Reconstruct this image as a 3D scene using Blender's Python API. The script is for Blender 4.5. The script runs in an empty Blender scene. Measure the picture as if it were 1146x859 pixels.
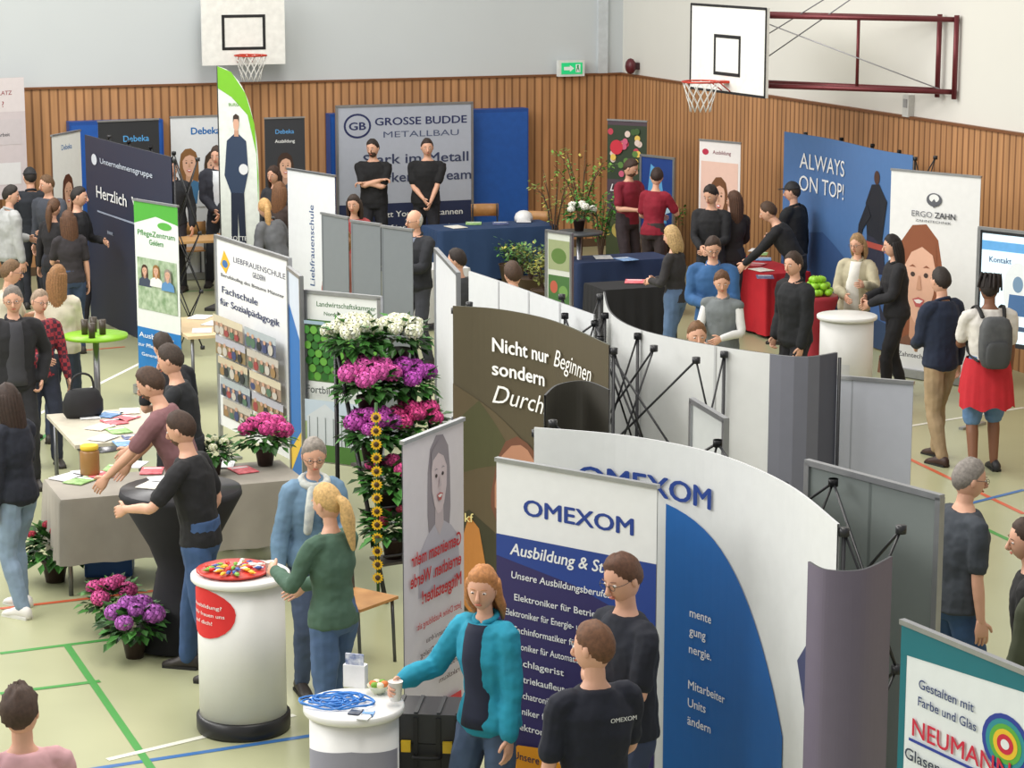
import bpy, bmesh, math, random
from mathutils import Vector, Matrix
R=random.Random(7)
F=2650.;CX,CY=573.,429.5;H=4.95;TH=math.radians(11.16);cT,sT=math.cos(TH),math.sin(TH)
def V(*a): return Vector(a)
def G(px,py,z=0.):
    x=(px-CX)/F;y=-(py-CY)/F
    r=V(x,cT+y*sT,-sT+y*cT);t=(z-H)/r.z
    return V(0,0,H)+r*t
def PY(px,Y,z=0.):
    return V((px-CX)/F*(Y*cT+(H-z)*sT),Y,z)
def lin(c):
    return tuple((x/255/12.92 if x/255<=.04045 else ((x/255+.055)/1.055)**2.4) for x in c[:3])+(1,)
_m={}
def M(c,r=.65,met=0.,var=.06,sc=12.,em=0.,tex=None,c2=None,alpha=1):
    k=(tuple(c),r,met,var,sc,em,tex,c2,alpha)
    if k in _m: return _m[k]
    m=bpy.data.materials.new('mat_%d_%d_%d'%tuple(c[:3]));m.use_nodes=True
    nt=m.node_tree;b=nt.nodes['Principled BSDF'];N=nt.nodes.new;L=nt.links.new
    b.inputs['Roughness'].default_value=r;b.inputs['Metallic'].default_value=met
    l=lin(c);tc=N('ShaderNodeTexCoord')
    if tex=='wood':
        w=N('ShaderNodeTexWave');w.wave_type='BANDS';w.bands_direction='X';w.inputs['Scale'].default_value=sc
        w.inputs['Distortion'].default_value=0
        cr=N('ShaderNodeValToRGB');cr.color_ramp.elements[0].position=.0;cr.color_ramp.elements[0].color=lin(c2)
        cr.color_ramp.elements[1].position=.28;cr.color_ramp.elements[1].color=l
        L(tc.outputs['Object'],w.inputs['Vector']);L(w.outputs['Fac'],cr.inputs['Fac'])
        n=N('ShaderNodeTexNoise');mp=N('ShaderNodeMapping');mp.inputs['Scale'].default_value=(9,9,.6)
        L(tc.outputs['Object'],mp.inputs['Vector']);L(mp.outputs['Vector'],n.inputs['Vector']);n.inputs['Scale'].default_value=1.5
        mx=N('ShaderNodeMix');mx.data_type='RGBA';mx.blend_type='MULTIPLY';mx.inputs['Factor'].default_value=.5
        c3=N('ShaderNodeValToRGB');c3.color_ramp.elements[0].color=(.6,.56,.5,1);c3.color_ramp.elements[1].color=(1.25,1.22,1.2,1)
        c3.color_ramp.elements[0].position=.3;c3.color_ramp.elements[1].position=.7
        L(n.outputs['Fac'],c3.inputs['Fac']);L(cr.outputs['Color'],mx.inputs['A']);L(c3.outputs['Color'],mx.inputs['B'])
        L(mx.outputs['Result'],b.inputs['Base Color'])
    elif tex=='check':
        w=N('ShaderNodeTexChecker');w.inputs['Scale'].default_value=sc;w.inputs['Color1'].default_value=l;w.inputs['Color2'].default_value=lin(c2)
        L(tc.outputs['Object'],w.inputs['Vector']);L(w.outputs['Color'],b.inputs['Base Color'])
    else:
        n=N('ShaderNodeTexNoise');n.inputs['Scale'].default_value=sc;n.inputs['Detail'].default_value=3
        L(tc.outputs['Object'],n.inputs['Vector'])
        cr=N('ShaderNodeValToRGB');cr.color_ramp.elements[0].position=.3;cr.color_ramp.elements[1].position=.7
        a=lin(c2) if c2 else tuple(x*(1-var) for x in l[:3])+(1,)
        cr.color_ramp.elements[0].color=a;cr.color_ramp.elements[1].color=l if c2 else tuple(min(1,x*(1+var)) for x in l[:3])+(1,)
        L(n.outputs['Fac'],cr.inputs['Fac']);L(cr.outputs['Color'],b.inputs['Base Color'])
        if em:
            L(cr.outputs['Color'],b.inputs['Emission Color']);b.inputs['Emission Strength'].default_value=em
        if alpha<1:
            b.inputs['Transmission Weight'].default_value=1-alpha
    _m[k]=m
    return m
CO=bpy.context.scene.collection
def cat(pts,k=4):
    if len(pts)<3: return [p.copy() for p in pts]
    out=[]
    for i in range(len(pts)-1):
        p0=pts[max(i-1,0)];p1=pts[i];p2=pts[i+1];p3=pts[min(i+2,len(pts)-1)]
        for j in range(k):
            t=j/k
            out.append(.5*((2*p1)+(p2-p0)*t+(2*p0-5*p1+4*p2-p3)*t*t+(3*p1-p0-3*p2+p3)*t**3))
    out.append(pts[-1].copy());return out
_tx={}
def tmesh(s,sh):
    k=(s,sh)
    if k in _tx: return _tx[k]
    c=bpy.data.curves.new('t','FONT');c.body=s;c.size=1;c.shear=sh;c.resolution_u=3;c.fill_mode='FRONT'
    o=bpy.data.objects.new('t',c);me=o.to_mesh()
    v=[(p.co.x,p.co.y) for p in me.vertices];f=[list(p.vertices) for p in me.polygons]
    o.to_mesh_clear();bpy.data.objects.remove(o);bpy.data.curves.remove(c)
    _tx[k]=(v,f);return _tx[k]
class B:
    def __init__(s): s.v=[];s.f=[];s.m=[];s.mats=[];s.sm=[]
    def mi(s,m):
        if m not in s.mats: s.mats.append(m)
        return s.mats.index(m)
    def add(s,v,f,m,sm=False):
        o=len(s.v);i=s.mi(m)
        s.v+= [tuple(p) for p in v]
        for q in f: s.f.append([a+o for a in q]);s.m.append(i);s.sm.append(sm)
        return s
    def box(s,c,d,m,rot=None,bev=0):
        x,y,z=d[0]/2,d[1]/2,d[2]/2
        v=[V(a*x,b_*y,e*z) for e in(-1,1) for b_ in(-1,1) for a in(-1,1)]
        if rot is not None: v=[rot@p for p in v]
        v=[p+V(*c) for p in v]
        return s.add(v,[(0,2,3,1),(4,5,7,6),(0,1,5,4),(2,6,7,3),(0,4,6,2),(1,3,7,5)],m)
    def loft(s,rings,m,cap=True):
        n=len(rings[0]);v=[p for r in rings for p in r];f=[]
        for i in range(len(rings)-1):
            for j in range(n):
                k=(j+1)%n;f.append((i*n+j,i*n+k,(i+1)*n+k,(i+1)*n+j))
        if cap: f.append(tuple(range(n-1,-1,-1)));f.append(tuple((len(rings)-1)*n+j for j in range(n)))
        return s.add(v,f,m,True)
    def limb(s,pts,rad,m,n=10,k=3,rnd=True,fl=1.):
        P=cat(pts,k);Rr=[]
        q=len(pts)-1
        for i in range(len(P)):
            t=i/(len(P)-1)*q;a=min(int(t),q-1);t-=a
            Rr.append(rad[a]*(1-t)+rad[a+1]*t)
        if rnd:
            d0=(P[0]-P[1]).normalized();d1=(P[-1]-P[-2]).normalized()
            P=[P[0]+d0*Rr[0]*.9,P[0]+d0*Rr[0]*.6]+P+[P[-1]+d1*Rr[-1]*.6,P[-1]+d1*Rr[-1]*.9]
            Rr=[Rr[0]*.35,Rr[0]*.8]+Rr+[Rr[-1]*.8,Rr[-1]*.35]
        rings=[];ax=None
        for i,p in enumerate(P):
            d=(P[min(i+1,len(P)-1)]-P[max(i-1,0)])
            if d.length<1e-7: d=V(0,0,1)
            d.normalize()
            if ax is None:
                ref=V(0,1,0) if abs(d.y)<.8 else V(1,0,0)
                ax=d.cross(ref)
            ax=(ax-d*ax.dot(d)).normalized();ay=d.cross(ax)
            rings.append([p+(ax*math.cos(2*math.pi*j/n)+ay*fl*math.sin(2*math.pi*j/n))*Rr[i] for j in range(n)])
        return s.loft(rings,m)
    def cyl(s,p0,p1,r0,r1,m,n=14):
        return s.limb([V(*p0),V(*p1)],[r0,r1],m,n=n,rnd=False)
    def lathe(s,prof,m,c=(0,0,0),n=24,cap=True):
        return s.loft([[V(c[0]+r*math.cos(2*math.pi*j/n),c[1]+r*math.sin(2*math.pi*j/n),c[2]+z) for j in range(n)] for r,z in prof],m,cap)
    def ell(s,c,r,m,n=12,rot=None,dis=0):
        rings=[]
        c=V(*c)
        for i in range(n//2+1):
            a=math.pi*(i+.02)/(n//2+.04)-math.pi/2;q=[]
            for j in range(n):
                t=2*math.pi*j/n;p=V(math.cos(a)*math.cos(t)*r[0],math.cos(a)*math.sin(t)*r[1],math.sin(a)*r[2])
                if dis: p*=1+R.uniform(-dis,dis)
                if rot is not None: p=rot@p
                q.append(c+p)
            rings.append(q)
        return s.loft(rings,m)
    def build(s,name,par=None,loc=None,rz=0,label=None,cat_=None,group=None,sc=1.,kind=None):
        me=bpy.data.meshes.new(name);me.from_pydata([(a*sc,b*sc,c*sc) for a,b,c in s.v],[],s.f)
        for m in s.mats: me.materials.append(m)
        me.polygons.foreach_set('material_index',s.m);me.polygons.foreach_set('use_smooth',s.sm);me.update()
        return mko(name,me,par,loc,rz,label,cat_,group,kind)
def mko(name,me,par=None,loc=None,rz=0,label=None,cat_=None,group=None,kind=None):
    o=bpy.data.objects.new(name,me);CO.objects.link(o)
    if par: o.parent=par
    if loc is not None: o.location=loc
    if rz: o.rotation_euler=(0,0,rz)
    if label: o['label']=label
    if cat_: o['category']=cat_
    if group: o['group']=group
    if kind: o['kind']=kind
    return o
def thing(name,label,cat_,loc,rz=0,group=None):
    o=mko(name,None,None,loc,rz,label,cat_,group);o.empty_display_size=.1;return o
WH=(232,234,234);BK=(22,22,25);NV=(24,32,68);RD=(200,30,40);BL=(20,90,165)
# ---------- graphics ----------
def gfx(items,mp,curved=False):
    b=B();i=0
    for it in items:
        k=it[0];off=.004+i*.0008;i+=1
        if k=='t':
            _,s,u,v,hf,c=it[:6];o=it[6] if len(it)>6 else {}
            if curved: off+=.006
            vs,fs=tmesh(s,o.get('sh',0))
            if not vs: continue
            x0=min(p[0] for p in vs);x1=max(p[0] for p in vs)
            asp=mp.h/mp.w;sy=hf/.72;sx=sy*asp
            if 'w' in o: sx=o['w']/(x1-x0)
            al=o.get('al','c');ox=u-(x0+x1)/2*sx if al=='c' else u-x0*sx
            bo=o.get('b',.01)
            for dx,dy in (((-bo,0),(bo,0),(0,bo*.7),(0,-bo*.7)) if bo else ((0,0),)):
                if o.get('rot'): pts=[mp(u+(p[1]+dy)*sy*asp*-1,v+(p[0]+dx)*sy,off) for p in vs]
                else: pts=[mp(ox+(p[0]+dx)*sx,v+(p[1]+dy)*sy,off) for p in vs]
                b.add(pts,fs,M(c,.6,var=0));off+=.0001
        elif k=='r':
            _,u0,v0,u1,v1,c=it;n=max(1,int((u1-u0)*40)) if curved else 1
            for q in range(n):
                a=u0+(u1-u0)*q/n;e=u0+(u1-u0)*(q+1)/n
                b.add([mp(a,v0,off),mp(e,v0,off),mp(e,v1,off),mp(a,v1,off)],[(0,1,2,3)],c if isinstance(c,bpy.types.Material) else M(c,.6,var=.02))
        elif k=='s': # strips (u,vlo,vhi)
            L=it[1];c=M(it[2],.6,var=.02)
            if curved:
                L2=[]
                for q in range(len(L)-1):
                    n=max(1,int((L[q+1][0]-L[q][0])*50))
                    for w in range(n): L2.append(tuple(x*(1-w/n)+y*w/n for x,y in zip(L[q],L[q+1])))
                L=L2+[L[-1]];off+=.002
            for q in range(len(L)-1):
                A,E=L[q],L[q+1]
                b.add([mp(A[0],A[1],off),mp(E[0],E[1],off),mp(E[0],E[2],off),mp(A[0],A[2],off)],[(0,1,2,3)],c)
        elif k=='p':
            b.add([mp(u,v,off) for u,v in it[1]],[tuple(range(len(it[1])))],M(it[2],.6,var=.02))
        elif k=='e':
            _,u,v,ru,rv,c=it
            b.add([mp(u+ru*math.cos(t*.2618),v+rv*math.sin(t*.2618),off) for t in range(24)],[tuple(range(24))],M(c,.6,var=.02))
    return b
def mixc(a,c,t): return tuple(int(x*(1-t)+y*t) for x,y in zip(a,c))
def portrait(u,v,s,asp,hair=(70,45,30),skin=(215,170,145),cloth=(60,70,90)):
    w=s*asp*.75;sh=mixc(skin,hair,.25);dk=mixc(skin,(30,20,20),.8)
    P=lambda L:[(u+a*w,v+b_*s) for a,b_ in L]
    return [('p',P([(-1.3,.2),(-1.1,.9),(-.5,1.3),(.3,1.35),(1,1),(1.3,.3),(1.35,-1),(1.1,-2.0),(-1.1,-2.0),(-1.35,-1)]),hair),
      ('p',P([(-2.5,-3.4),(2.5,-3.4),(2.2,-2),(1.4,-1.6),(.5,-1.35),(-.5,-1.35),(-1.4,-1.6),(-2.2,-2)]),cloth),
      ('p',P([(-.45,-.6),(.45,-.6),(.5,-1.4),(0,-1.75),(-.5,-1.4)]),sh),
      ('p',P([(-.9,.3),(-.6,.85),(0,1),(.6,.85),(.9,.3),(.85,-.3),(.55,-.8),(.2,-1.05),(-.2,-1.05),(-.55,-.8),(-.85,-.3)]),skin),
      ('p',P([(-1,.2),(-.8,.95),(0,1.2),(.9,.9),(1,.2),(.8,.6),(.1,.8),(-.5,.65)]),hair),
      ('e',u-w*.38,v+s*.12,w*.13,s*.06,dk),('e',u+w*.38,v+s*.12,w*.13,s*.06,dk),('p',P([(-.6,.3),(-.4,.36),(-.2,.3),(-.4,.31)]),hair),('p',P([(.6,.3),(.4,.36),(.2,.3),(.4,.31)]),hair),
      ('p',P([(-.35,-.48),(0,-.42),(.35,-.48),(.15,-.66),(-.15,-.66)]),(190,90,90)),('p',P([(-.27,-.5),(0,-.47),(.27,-.5),(.1,-.57),(-.1,-.57)]),(245,240,238)),('p',P([(-.05,.1),(.05,.1),(.15,-.24),(-.15,-.24)]),sh)]
def panel(name,label,ca,A,E,zt,zb,bg,items=(),back=(150,152,156),kind='rollup',group=None,mir=0):
    A=V(A.x,A.y,0);E=V(E.x,E.y,0);d=E-A;w=d.length;mid=(A+E)/2;rz=math.atan2(d.y,d.x)
    e=thing(name,label,ca,mid,rz,group);h=zt-zb
    def mp(u,v,off): return V((u-.5)*w*(-1 if mir else 1),-off,zb+v*h)
    mp.w=w;mp.h=h
    b=B();x=w/2
    b.add([V(-x,-.003,zb),V(x,-.003,zb),V(x,-.003,zt),V(-x,-.003,zt)],[(0,1,2,3)],M(bg,.55,var=.02))
    b.add([V(-x,.003,zb),V(x,.003,zb),V(x,.003,zt),V(-x,.003,zt)],[(3,2,1,0)],M(back,.7,var=.03))
    b.build('banner_sheet',e)
    if items:
        g=gfx(items,mp);g.build('printed_graphics',e)
    al=M((170,172,176),.35,.8)
    if kind=='rollup':
        B().box((0,0,zt+.008),(w+.01,.03,.022),al).build('top_rail',e)
        B().box((0,.0,max(zb-.045,.045)),(w+.04,.14,.09),al).build('base_cassette',e)
        B().cyl((0,.025,max(zb-.04,.05)),(0,.025,zt),.012,.012,al,8).build('support_pole',e)
    elif kind=='frame':
        for sx in(-1,1):
            B().box((sx*x,0,zt/2),(.035,.035,zt),al).build('post',e)
        B().box((0,0,zt),(w+.03,.035,.03),al).build('top_rail',e)
        for sx in(-1,1): B().box((sx*x,0,.012),(.05,.4,.024),al).build('foot',e)
    elif kind=='flat':
        B().box((0,.012,zb+h/2),(w,.016,h),M(back,.7)).build('backing_board',e)
    return e
def popup(name,label,pts,zt,bg,items=(),back=(225,226,226),frame=True,zb=.02,edge=None,Ys=None,fr_side=1,fseg=None):
    W=[]
    for i,(a,c) in enumerate(pts):
        p=PY(a,c,zt) if Ys else G(a,c,zt);W.append(V(p.x,p.y,0))
    C=cat(W,8);o=sum(C,V(0,0,0))/len(C);C=[p-o for p in C]
    L=[0]
    for i in range(1,len(C)): L.append(L[-1]+(C[i]-C[i-1]).length)
    w=L[-1];h=zt-zb
    def at(u):
        s=min(max(u,0),1)*w
        for i in range(1,len(C)):
            if s<=L[i]+1e-6: break
        t=(s-L[i-1])/max(L[i]-L[i-1],1e-6);d=(C[i]-C[i-1]).normalized()
        return C[i-1].lerp(C[i],t),V(d.y,-d.x,0)
    def mp(u,v,off):
        p,n=at(u);return p+n*(off+.004)+V(0,0,zb+v*h)
    mp.w=w;mp.h=h
    e=thing(name,label,'exhibition wall',o);b=B();n=40
    for q in range(n):
        a,c=q/n,(q+1)/n
        b.add([mp(a,0,0),mp(c,0,0),mp(c,1,0),mp(a,1,0)],[(0,1,2,3)],M(bg,.5,var=.02),True)
    for q in range(n):
        a,c=q/n,(q+1)/n
        b.add([mp(a,0,-.012),mp(c,0,-.012),mp(c,1,-.012),mp(a,1,-.012)],[(3,2,1,0)],M(back,.6,var=.03),True)
        b.add([mp(a,1,0),mp(c,1,0),mp(c,1,-.012),mp(a,1,-.012)],[(0,1,2,3)],M(edge or (60,62,66),.5),True)
    b.build('graphic_panel',e)
    if items: gfx(items,mp,True).build('printed_graphics',e)
    if frame:
        k=max(2,round(w/.8));blk=M((35,36,40),.4)
        nodes=[]
        for q in range(k+1):
            p,nn=at(q/k);q0=p-nn*fr_side*.03;nodes.append((q0,q0-nn*fr_side*.28))
            B().cyl(q0+V(0,0,.01),q0+V(0,0,zt-.03),.011,.011,blk,6).build('upright',e)
        fb=B()
        for q in range(k):
            if fseg and q not in fseg: continue
            for z0,z1 in((.1,.75),(.75,1.42),(1.42,zt-.04)):
                a0,a1=nodes[q];b0,b1=nodes[q+1]
                fb.cyl(a1+V(0,0,z0),b1+V(0,0,z1),.008,.008,blk,5);fb.cyl(a1+V(0,0,z1),b1+V(0,0,z0),.008,.008,blk,5)
                for (p0,p1) in((a0,a1),(b0,b1)):
                    fb.cyl(p0+V(0,0,z0),p1+V(0,0,z1),.007,.007,blk,5);fb.cyl(p0+V(0,0,z1),p1+V(0,0,z0),.007,.007,blk,5)
            for a0,a1 in nodes[q:q+2]:
                for z in(.1,.75,1.42,zt-.04):
                    fb.cyl(a1+V(0,0,z-.02),a1+V(0,0,z+.02),.026,.026,blk,8);fb.cyl(a0+V(0,0,z-.02),a0+V(0,0,z+.02),.026,.026,blk,8)
        fb.build('scissor_frame',e)
    return e
# ---------- room ----------
U=V(-.358,.934,0);Vv=V(.934,.358,0);COR=V(1.68,36.2,0);AR=math.atan2(.358,.934)
def bY(X): return COR.y+(X-COR.x)*.384
def rX(Y): return COR.x+(COR.y-Y)*.384
wp=M((202,208,211),.8,var=.02,sc=.6);wr=M((222,221,214),.8,var=.02,sc=.6)
wd=M((186,138,94),.55,tex='wood',sc=2.6,c2=(122,82,50))
b=B();b.box((-7,.15,3.8),(16,.3,7.6),wp);b.build('wall_back',None,COR,AR,kind='structure')
b=B();b.box((-7,-.02,1.3),(16,.04,2.6),wd);b.build('trim_1',None,COR,AR,kind='structure')
b=B();b.box((-7,-.03,2.615),(16,.07,.03),M((120,75,42),.5));b.box((-7,-.045,.06),(16,.03,.12),M((90,70,50)));b.build('trim_2',None,COR,AR,kind='structure')
ARr=math.atan2(-U.y,-U.x)
b=B();b.box((14,.15,3.8),(30,.3,7.6),wr);b.build('wall_right',None,COR+V(.0,0,0),ARr,kind='structure')
b=B();b.box((14,-.02,1.3),(28,.04,2.6),wd);b.build('trim_3',None,COR,ARr,kind='structure')
b=B();b.box((14,-.03,2.615),(28,.07,.03),M((120,75,42),.5));b.build('trim_4',None,COR,ARr,kind='structure')
b=B();b.box((-.35,-.03,5.1),(.16,.06,5.0),M((200,206,210),.8));b.build('trim_5',None,COR,AR,kind='structure')
fl=B();fm=M((172,174,138),.3,var=.05,sc=1.2);fl.add([V(-16,3,0),V(16,3,0),V(16,42,0),V(-16,42,0)],[(0,1,2,3)],fm)
def line(a,c,col,w=.05):
    p,q=G(*a),G(*c);d=(q-p).normalized();n=V(-d.y,d.x,0)*w/2;z=V(0,0,.002+R.random()*.0015)
    fl.add([p-n+z,q-n+z,q+n+z,p+n+z],[(0,1,2,3)],M(col,.35,var=.03))
GR=(70,150,70);OR=(205,95,60)
for a,c,col in [((75,722),(178,872),GR),((0,731),(150,712),GR),((0,776),(112,762),GR),((60,867),(420,812),(60,110,170)),((0,681),(330,643),OR),
  ((1000,505),(1146,575),OR),((1040,562),(1146,612),GR),((1010,478),(1146,456),(235,235,225)),((40,495),(75,470),GR),((150,330),(260,323),GR),((30,470),(160,405),(235,235,225)),((0,400),(140,388),OR),((120,850),(330,800),(225,225,210)),((1000,585),(1146,548),(60,110,170))]: line(a,c,col,.05)
fl.build('floor',None,kind='structure')
def hoop(loc,rz,W,Hh,label):
    e=thing('basketball_hoop',label,'basketball hoop',loc,rz)
    B().box((0,0,Hh/2-.15),(W,.04,Hh),M((236,236,232),.4)).build('backboard',e)
    b=B();k=M((25,25,28));w,h=.59,.45;z=.08
    for c,d in(((0,-.024,z),(w,.004,.04)),((0,-.024,z+h),(w,.004,.04)),((-w/2,-.024,z+h/2),(.04,.004,h+.04)),((w/2,-.024,z+h/2),(.04,.004,h+.04))): b.box(c,d,k)
    b.build('target_rectangle',e)
    b=B();rd=M((200,60,40),.4,.3)
    b.limb([V(.225*math.cos(t*math.pi/8),-.38+.225*math.sin(t*math.pi/8),0) for t in range(17)],[.011]*17,rd,6,k=2,rnd=False)
    b.box((0,-.09,-.01),(.14,.14,.03),rd);b.cyl((-.1,-.03,-.12),(-.12,-.2,0),.008,.008,rd,6);b.cyl((.1,-.03,-.12),(.12,-.2,0),.008,.008,rd,6)
    b.build('rim',e)
    b=B();nm=M((225,225,220),.8)
    for j in range(12):
        for s in(-1,1):
            P=[]
            for q in range(5):
                a=2*math.pi*(j+s*q*.5)/12;r=.22-.026*q*(1 if q<4 else .9)
                P.append(V(r*math.cos(a),-.38+r*math.sin(a),-.09*q))
            b.limb(P,[.005]*5,nm,4,k=1,rnd=False)
    b.build('net',e);return e
X=PY(281,34.6,3).x
e=hoop(V(X,bY(X)-.45,3.05),AR,1.2,1.05,'white wall-mounted basketball backboard with orange rim and net')
B().box((0,.22,.35),(.9,.4,.06),M((90,92,95),.5,.5)).build('wall_bracket',e)
a,c=PY(772,29.7,2.9),PY(860,28.0,2.9)
mid=(a+c)/2
e=hoop(V(mid.x,mid.y,3.0),math.atan2((c-a).y,(c-a).x),1.8,1.05,'large white basketball backboard, black border, swing-out steel bracket')
b=B();k=M(BK)
for cc,d in(((0,-.024,.89),(1.8,.006,.03)),((0,-.024,-.14),(1.8,.006,.03)),((-.89,-.024,.37),(.03,.006,1.05)),((.89,-.024,.37),(.03,.006,1.05))): b.box(cc,d,k)
b.build('border',e)
mi=Matrix.Rotation(-e.rotation_euler.z,3,'Z');wpt=V(rX(27.4)-.05,27.4,3.0)-V(mid.x,mid.y,3.0);wl=mi@wpt
b=B();tb=M((110,45,50),.4,.4)
for z in(-.02,.8):
    for sx in(-.5,.6): b.cyl((sx,.03,z),(wl.x+sx*.3,wl.y,z),.03,.03,tb,8)
b.cyl((wl.x-.15,wl.y-.03,-.1),(wl.x-.15,wl.y-.03,.85),.03,.03,tb,8);b.cyl((wl.x+.18,wl.y-.03,-.1),(wl.x+.18,wl.y-.03,.85),.03,.03,tb,8)
mx_,my_=wl.x*.6,wl.y*.6
b.cyl((mx_,my_,-.02),(mx_,my_,.8),.02,.02,tb,8);b.cyl((.3,.03,.8),(wl.x,wl.y-.03,-.02),.008,.008,M((170,170,175),.4,.5),6)
b.cyl((.3,.03,.1),(wl.x,wl.y-.03,1.8),.008,.008,M((120,120,125),.4,.5),6);b.cyl((-.5,.03,.1),(wl.x,wl.y-.03,1.9),.008,.008,M((120,120,125),.4,.5),6)
b.build('swing_bracket',e)
p=PY(640,35,2.7);p.y=bY(p.x)-.12
e=thing('exit_sign','green emergency exit sign with running figure and arrow, white housing','exit sign',V(p.x,p.y,2.72),AR)
B().box((0,0,0),(.42,.09,.24),M((225,228,225),.5)).build('housing',e)
def mpx(u,v,o): return V((u-.5)*.34,-.05-o,-.085+v*.17)
mpx.w=.34;mpx.h=.17
gfx([('r',0,0,1,1,M((20,150,90),.5,em=1.2)),('p',[(.12,.35),(.4,.35),(.4,.2),(.6,.5),(.4,.8),(.4,.65),(.12,.65)],(240,250,245)),('r',.68,.15,.9,.85,M((240,250,245),.5)),('e',.78,.7,.05,.1,(20,150,90)),('p',[(.72,.2),(.78,.5),(.84,.2),(.86,.2),(.82,.6),(.74,.6),(.7,.2)],(20,150,90))],mpx).build('pictogram',e)
e=thing('alarm_bell','dark red round alarm bell mounted on the wall above the panelling','bell',V(rX(35.6)-.14,35.6,2.76),ARr)
B().ell((0,0,0),(.1,.08,.12),M((90,25,35),.4)).build('bell_dome',e);B().box((0,.08,0),(.1,.1,.1),M((60,30,35))).build('bracket',e)
b=B();b.box((0,0,0),(.14,.08,.26),M((205,205,200)));b.box((0,-.045,.03),(.08,.01,.1),M((150,150,150)));b.build('wall_socket_box',None,V(rX(28.2)-.05,28.2,2.75),ARr,label='small grey electrical box on the white wall',cat_='electrical box')
for px0,px1,n in((365,590,3),(92,190,1)):
    for i in range(n):
        a=px0+(px1-px0)*i/n;c=px0+(px1-px0)*(i+1)/n
        A=PY(a,34.2,2);E=PY(c,34.2,2);A.y=bY(A.x)-.17;E.y=bY(E.x)-.17;d=E-A
        b=B();w=d.length-.03;b.box((0,0,1.08),(w,.22,2.15),M((28,75,150),.5));b.box((0,-.112,1.08),(w*.96,.006,2.05),M((34,88,170),.45));b.build('gym_mat',None,V((A.x+E.x)/2,(A.y+E.y)/2,0),AR,label='tall blue vinyl gym mat leaning on the wood wall',cat_='gym mat',group='blue gym mats')
# ---------- banners ----------
DB=(0,100,170)
X0=[('r',0,.72,1,1,(222,214,216)),('t','SPLATZ',.5,.86,.035,(150,60,70)),('t','?',.5,.76,.05,(150,60,70)),('r',.1,.45,.9,.66,(206,198,202)),('r',.15,.12,.85,.3,(225,225,228)),('t','arbeit',.5,.52,.03,(70,70,80))]
panel('wall_poster','white printed poster with dark red headline on wood wall','poster',PY(-20,32.2,2),PY(29,32.55,2),2.8,1.15,(210,200,204),X0,kind='flat')
panel('roll_up_banner','white banner with blue lettering and portrait photo','banner',PY(58,30.8,2),PY(90,31.6,2),2.15,.1,WH,[('t','Debeka',.5,.9,.035,DB)]+portrait(.5,.62,.09,2.2,(90,50,30),cloth=(200,60,90)))
panel('roll_up_banner','dark banner with light portrait and blue lettering','banner',PY(110,31.8,2),PY(178,32.2,2),2.25,.1,(60,62,66),[('r',0,.78,1,1,(40,42,46)),('t','Debeka',.62,.87,.04,(80,160,220))]+portrait(.35,.7,.06,2.5))
panel('roll_up_banner','white banner with blue name and photo of two people','banner',PY(191,32.5,2),PY(256,32.8,2),2.25,.1,(214,218,222),[('t','Debeka',.6,.89,.045,DB,{'b':.03})]+portrait(.3,.7,.075,2.2,(130,90,50),cloth=(60,110,150))+portrait(.72,.68,.075,2.2,(60,45,30),cloth=(205,210,215)))
panel('roll_up_banner','dark banner with blue headline','banner',PY(296,32.9,2),PY(341,33.1,2),2.2,.1,(48,50,56),[('t','Debeka',.5,.9,.03,(90,160,220)),('t','Ausbildung',.5,.84,.022,WH)]+portrait(.5,.68,.07,3.0,(60,40,30)))
p=PY(272,30,0);e=thing('feather_flag','tall white and green feather flag printed with a standing sportsman','flag',p,-.25)
prof=[V(.22,0,.35),V(.25,0,1.2),V(.25,0,1.9),V(.2,0,2.4),V(.08,0,2.8),V(-.1,0,3.03),V(-.27,0,3.1)]
pr=cat(prof,4);vs=[];fs=[]
for i,q in enumerate(pr): vs+=[V(-.27,0,q.z),q]
for i in range(len(pr)-1): fs.append((2*i,2*i+1,2*i+3,2*i+2))
b=B();b.add(vs,fs,M((226,232,226),.7));b.build('flag_cloth',e)
def mpf(u,v,o): return V(-.27+u*.52,-o,.35+v*2.75)
mpf.w=.52;mpf.h=2.75
gfx([('p',[(0,1),(0,.9),(.35,.86),(.75,.78),(.96,.6),(.98,.35),(1,.5),(.92,.74),(.7,.88),(.35,.975)],(120,190,40)),('r',0,0,.95,.1,(120,190,40)),('p',[(.28,.42),(.62,.42),(.74,.52),(.7,.66),(.52,.69),(.38,.69),(.2,.66),(.12,.5),(.2,.46)],(45,62,88)),('p',[(.26,.1),(.42,.1),(.45,.33),(.5,.1),(.66,.1),(.62,.42),(.28,.42)],(30,40,60)),('p',[(.39,.68),(.51,.68),(.5,.71),(.4,.71)],(195,150,125)),('e',.45,.74,.075,.034,(215,170,145)),('p',[(.37,.745),(.38,.775),(.45,.785),(.53,.775),(.53,.745),(.5,.76),(.4,.76)],(60,45,35)),('t','BURG',.4,.82,.014,(90,150,40)),('e',.62,.53,.12,.025,(225,228,230)),('t','ROTTE',.45,.2,.02,WH)],mpf).build('printed_graphics',e)
B().limb([V(-.28,.01,0),V(-.28,.01,2),V(-.28,.01,3.1),],[.014,.012,.008],M((60,60,62),.4),6).build('flag_pole',e);B().box((-.2,0,.02),(.5,.4,.04),M((60,60,62))).build('foot_plate',e)
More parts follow.
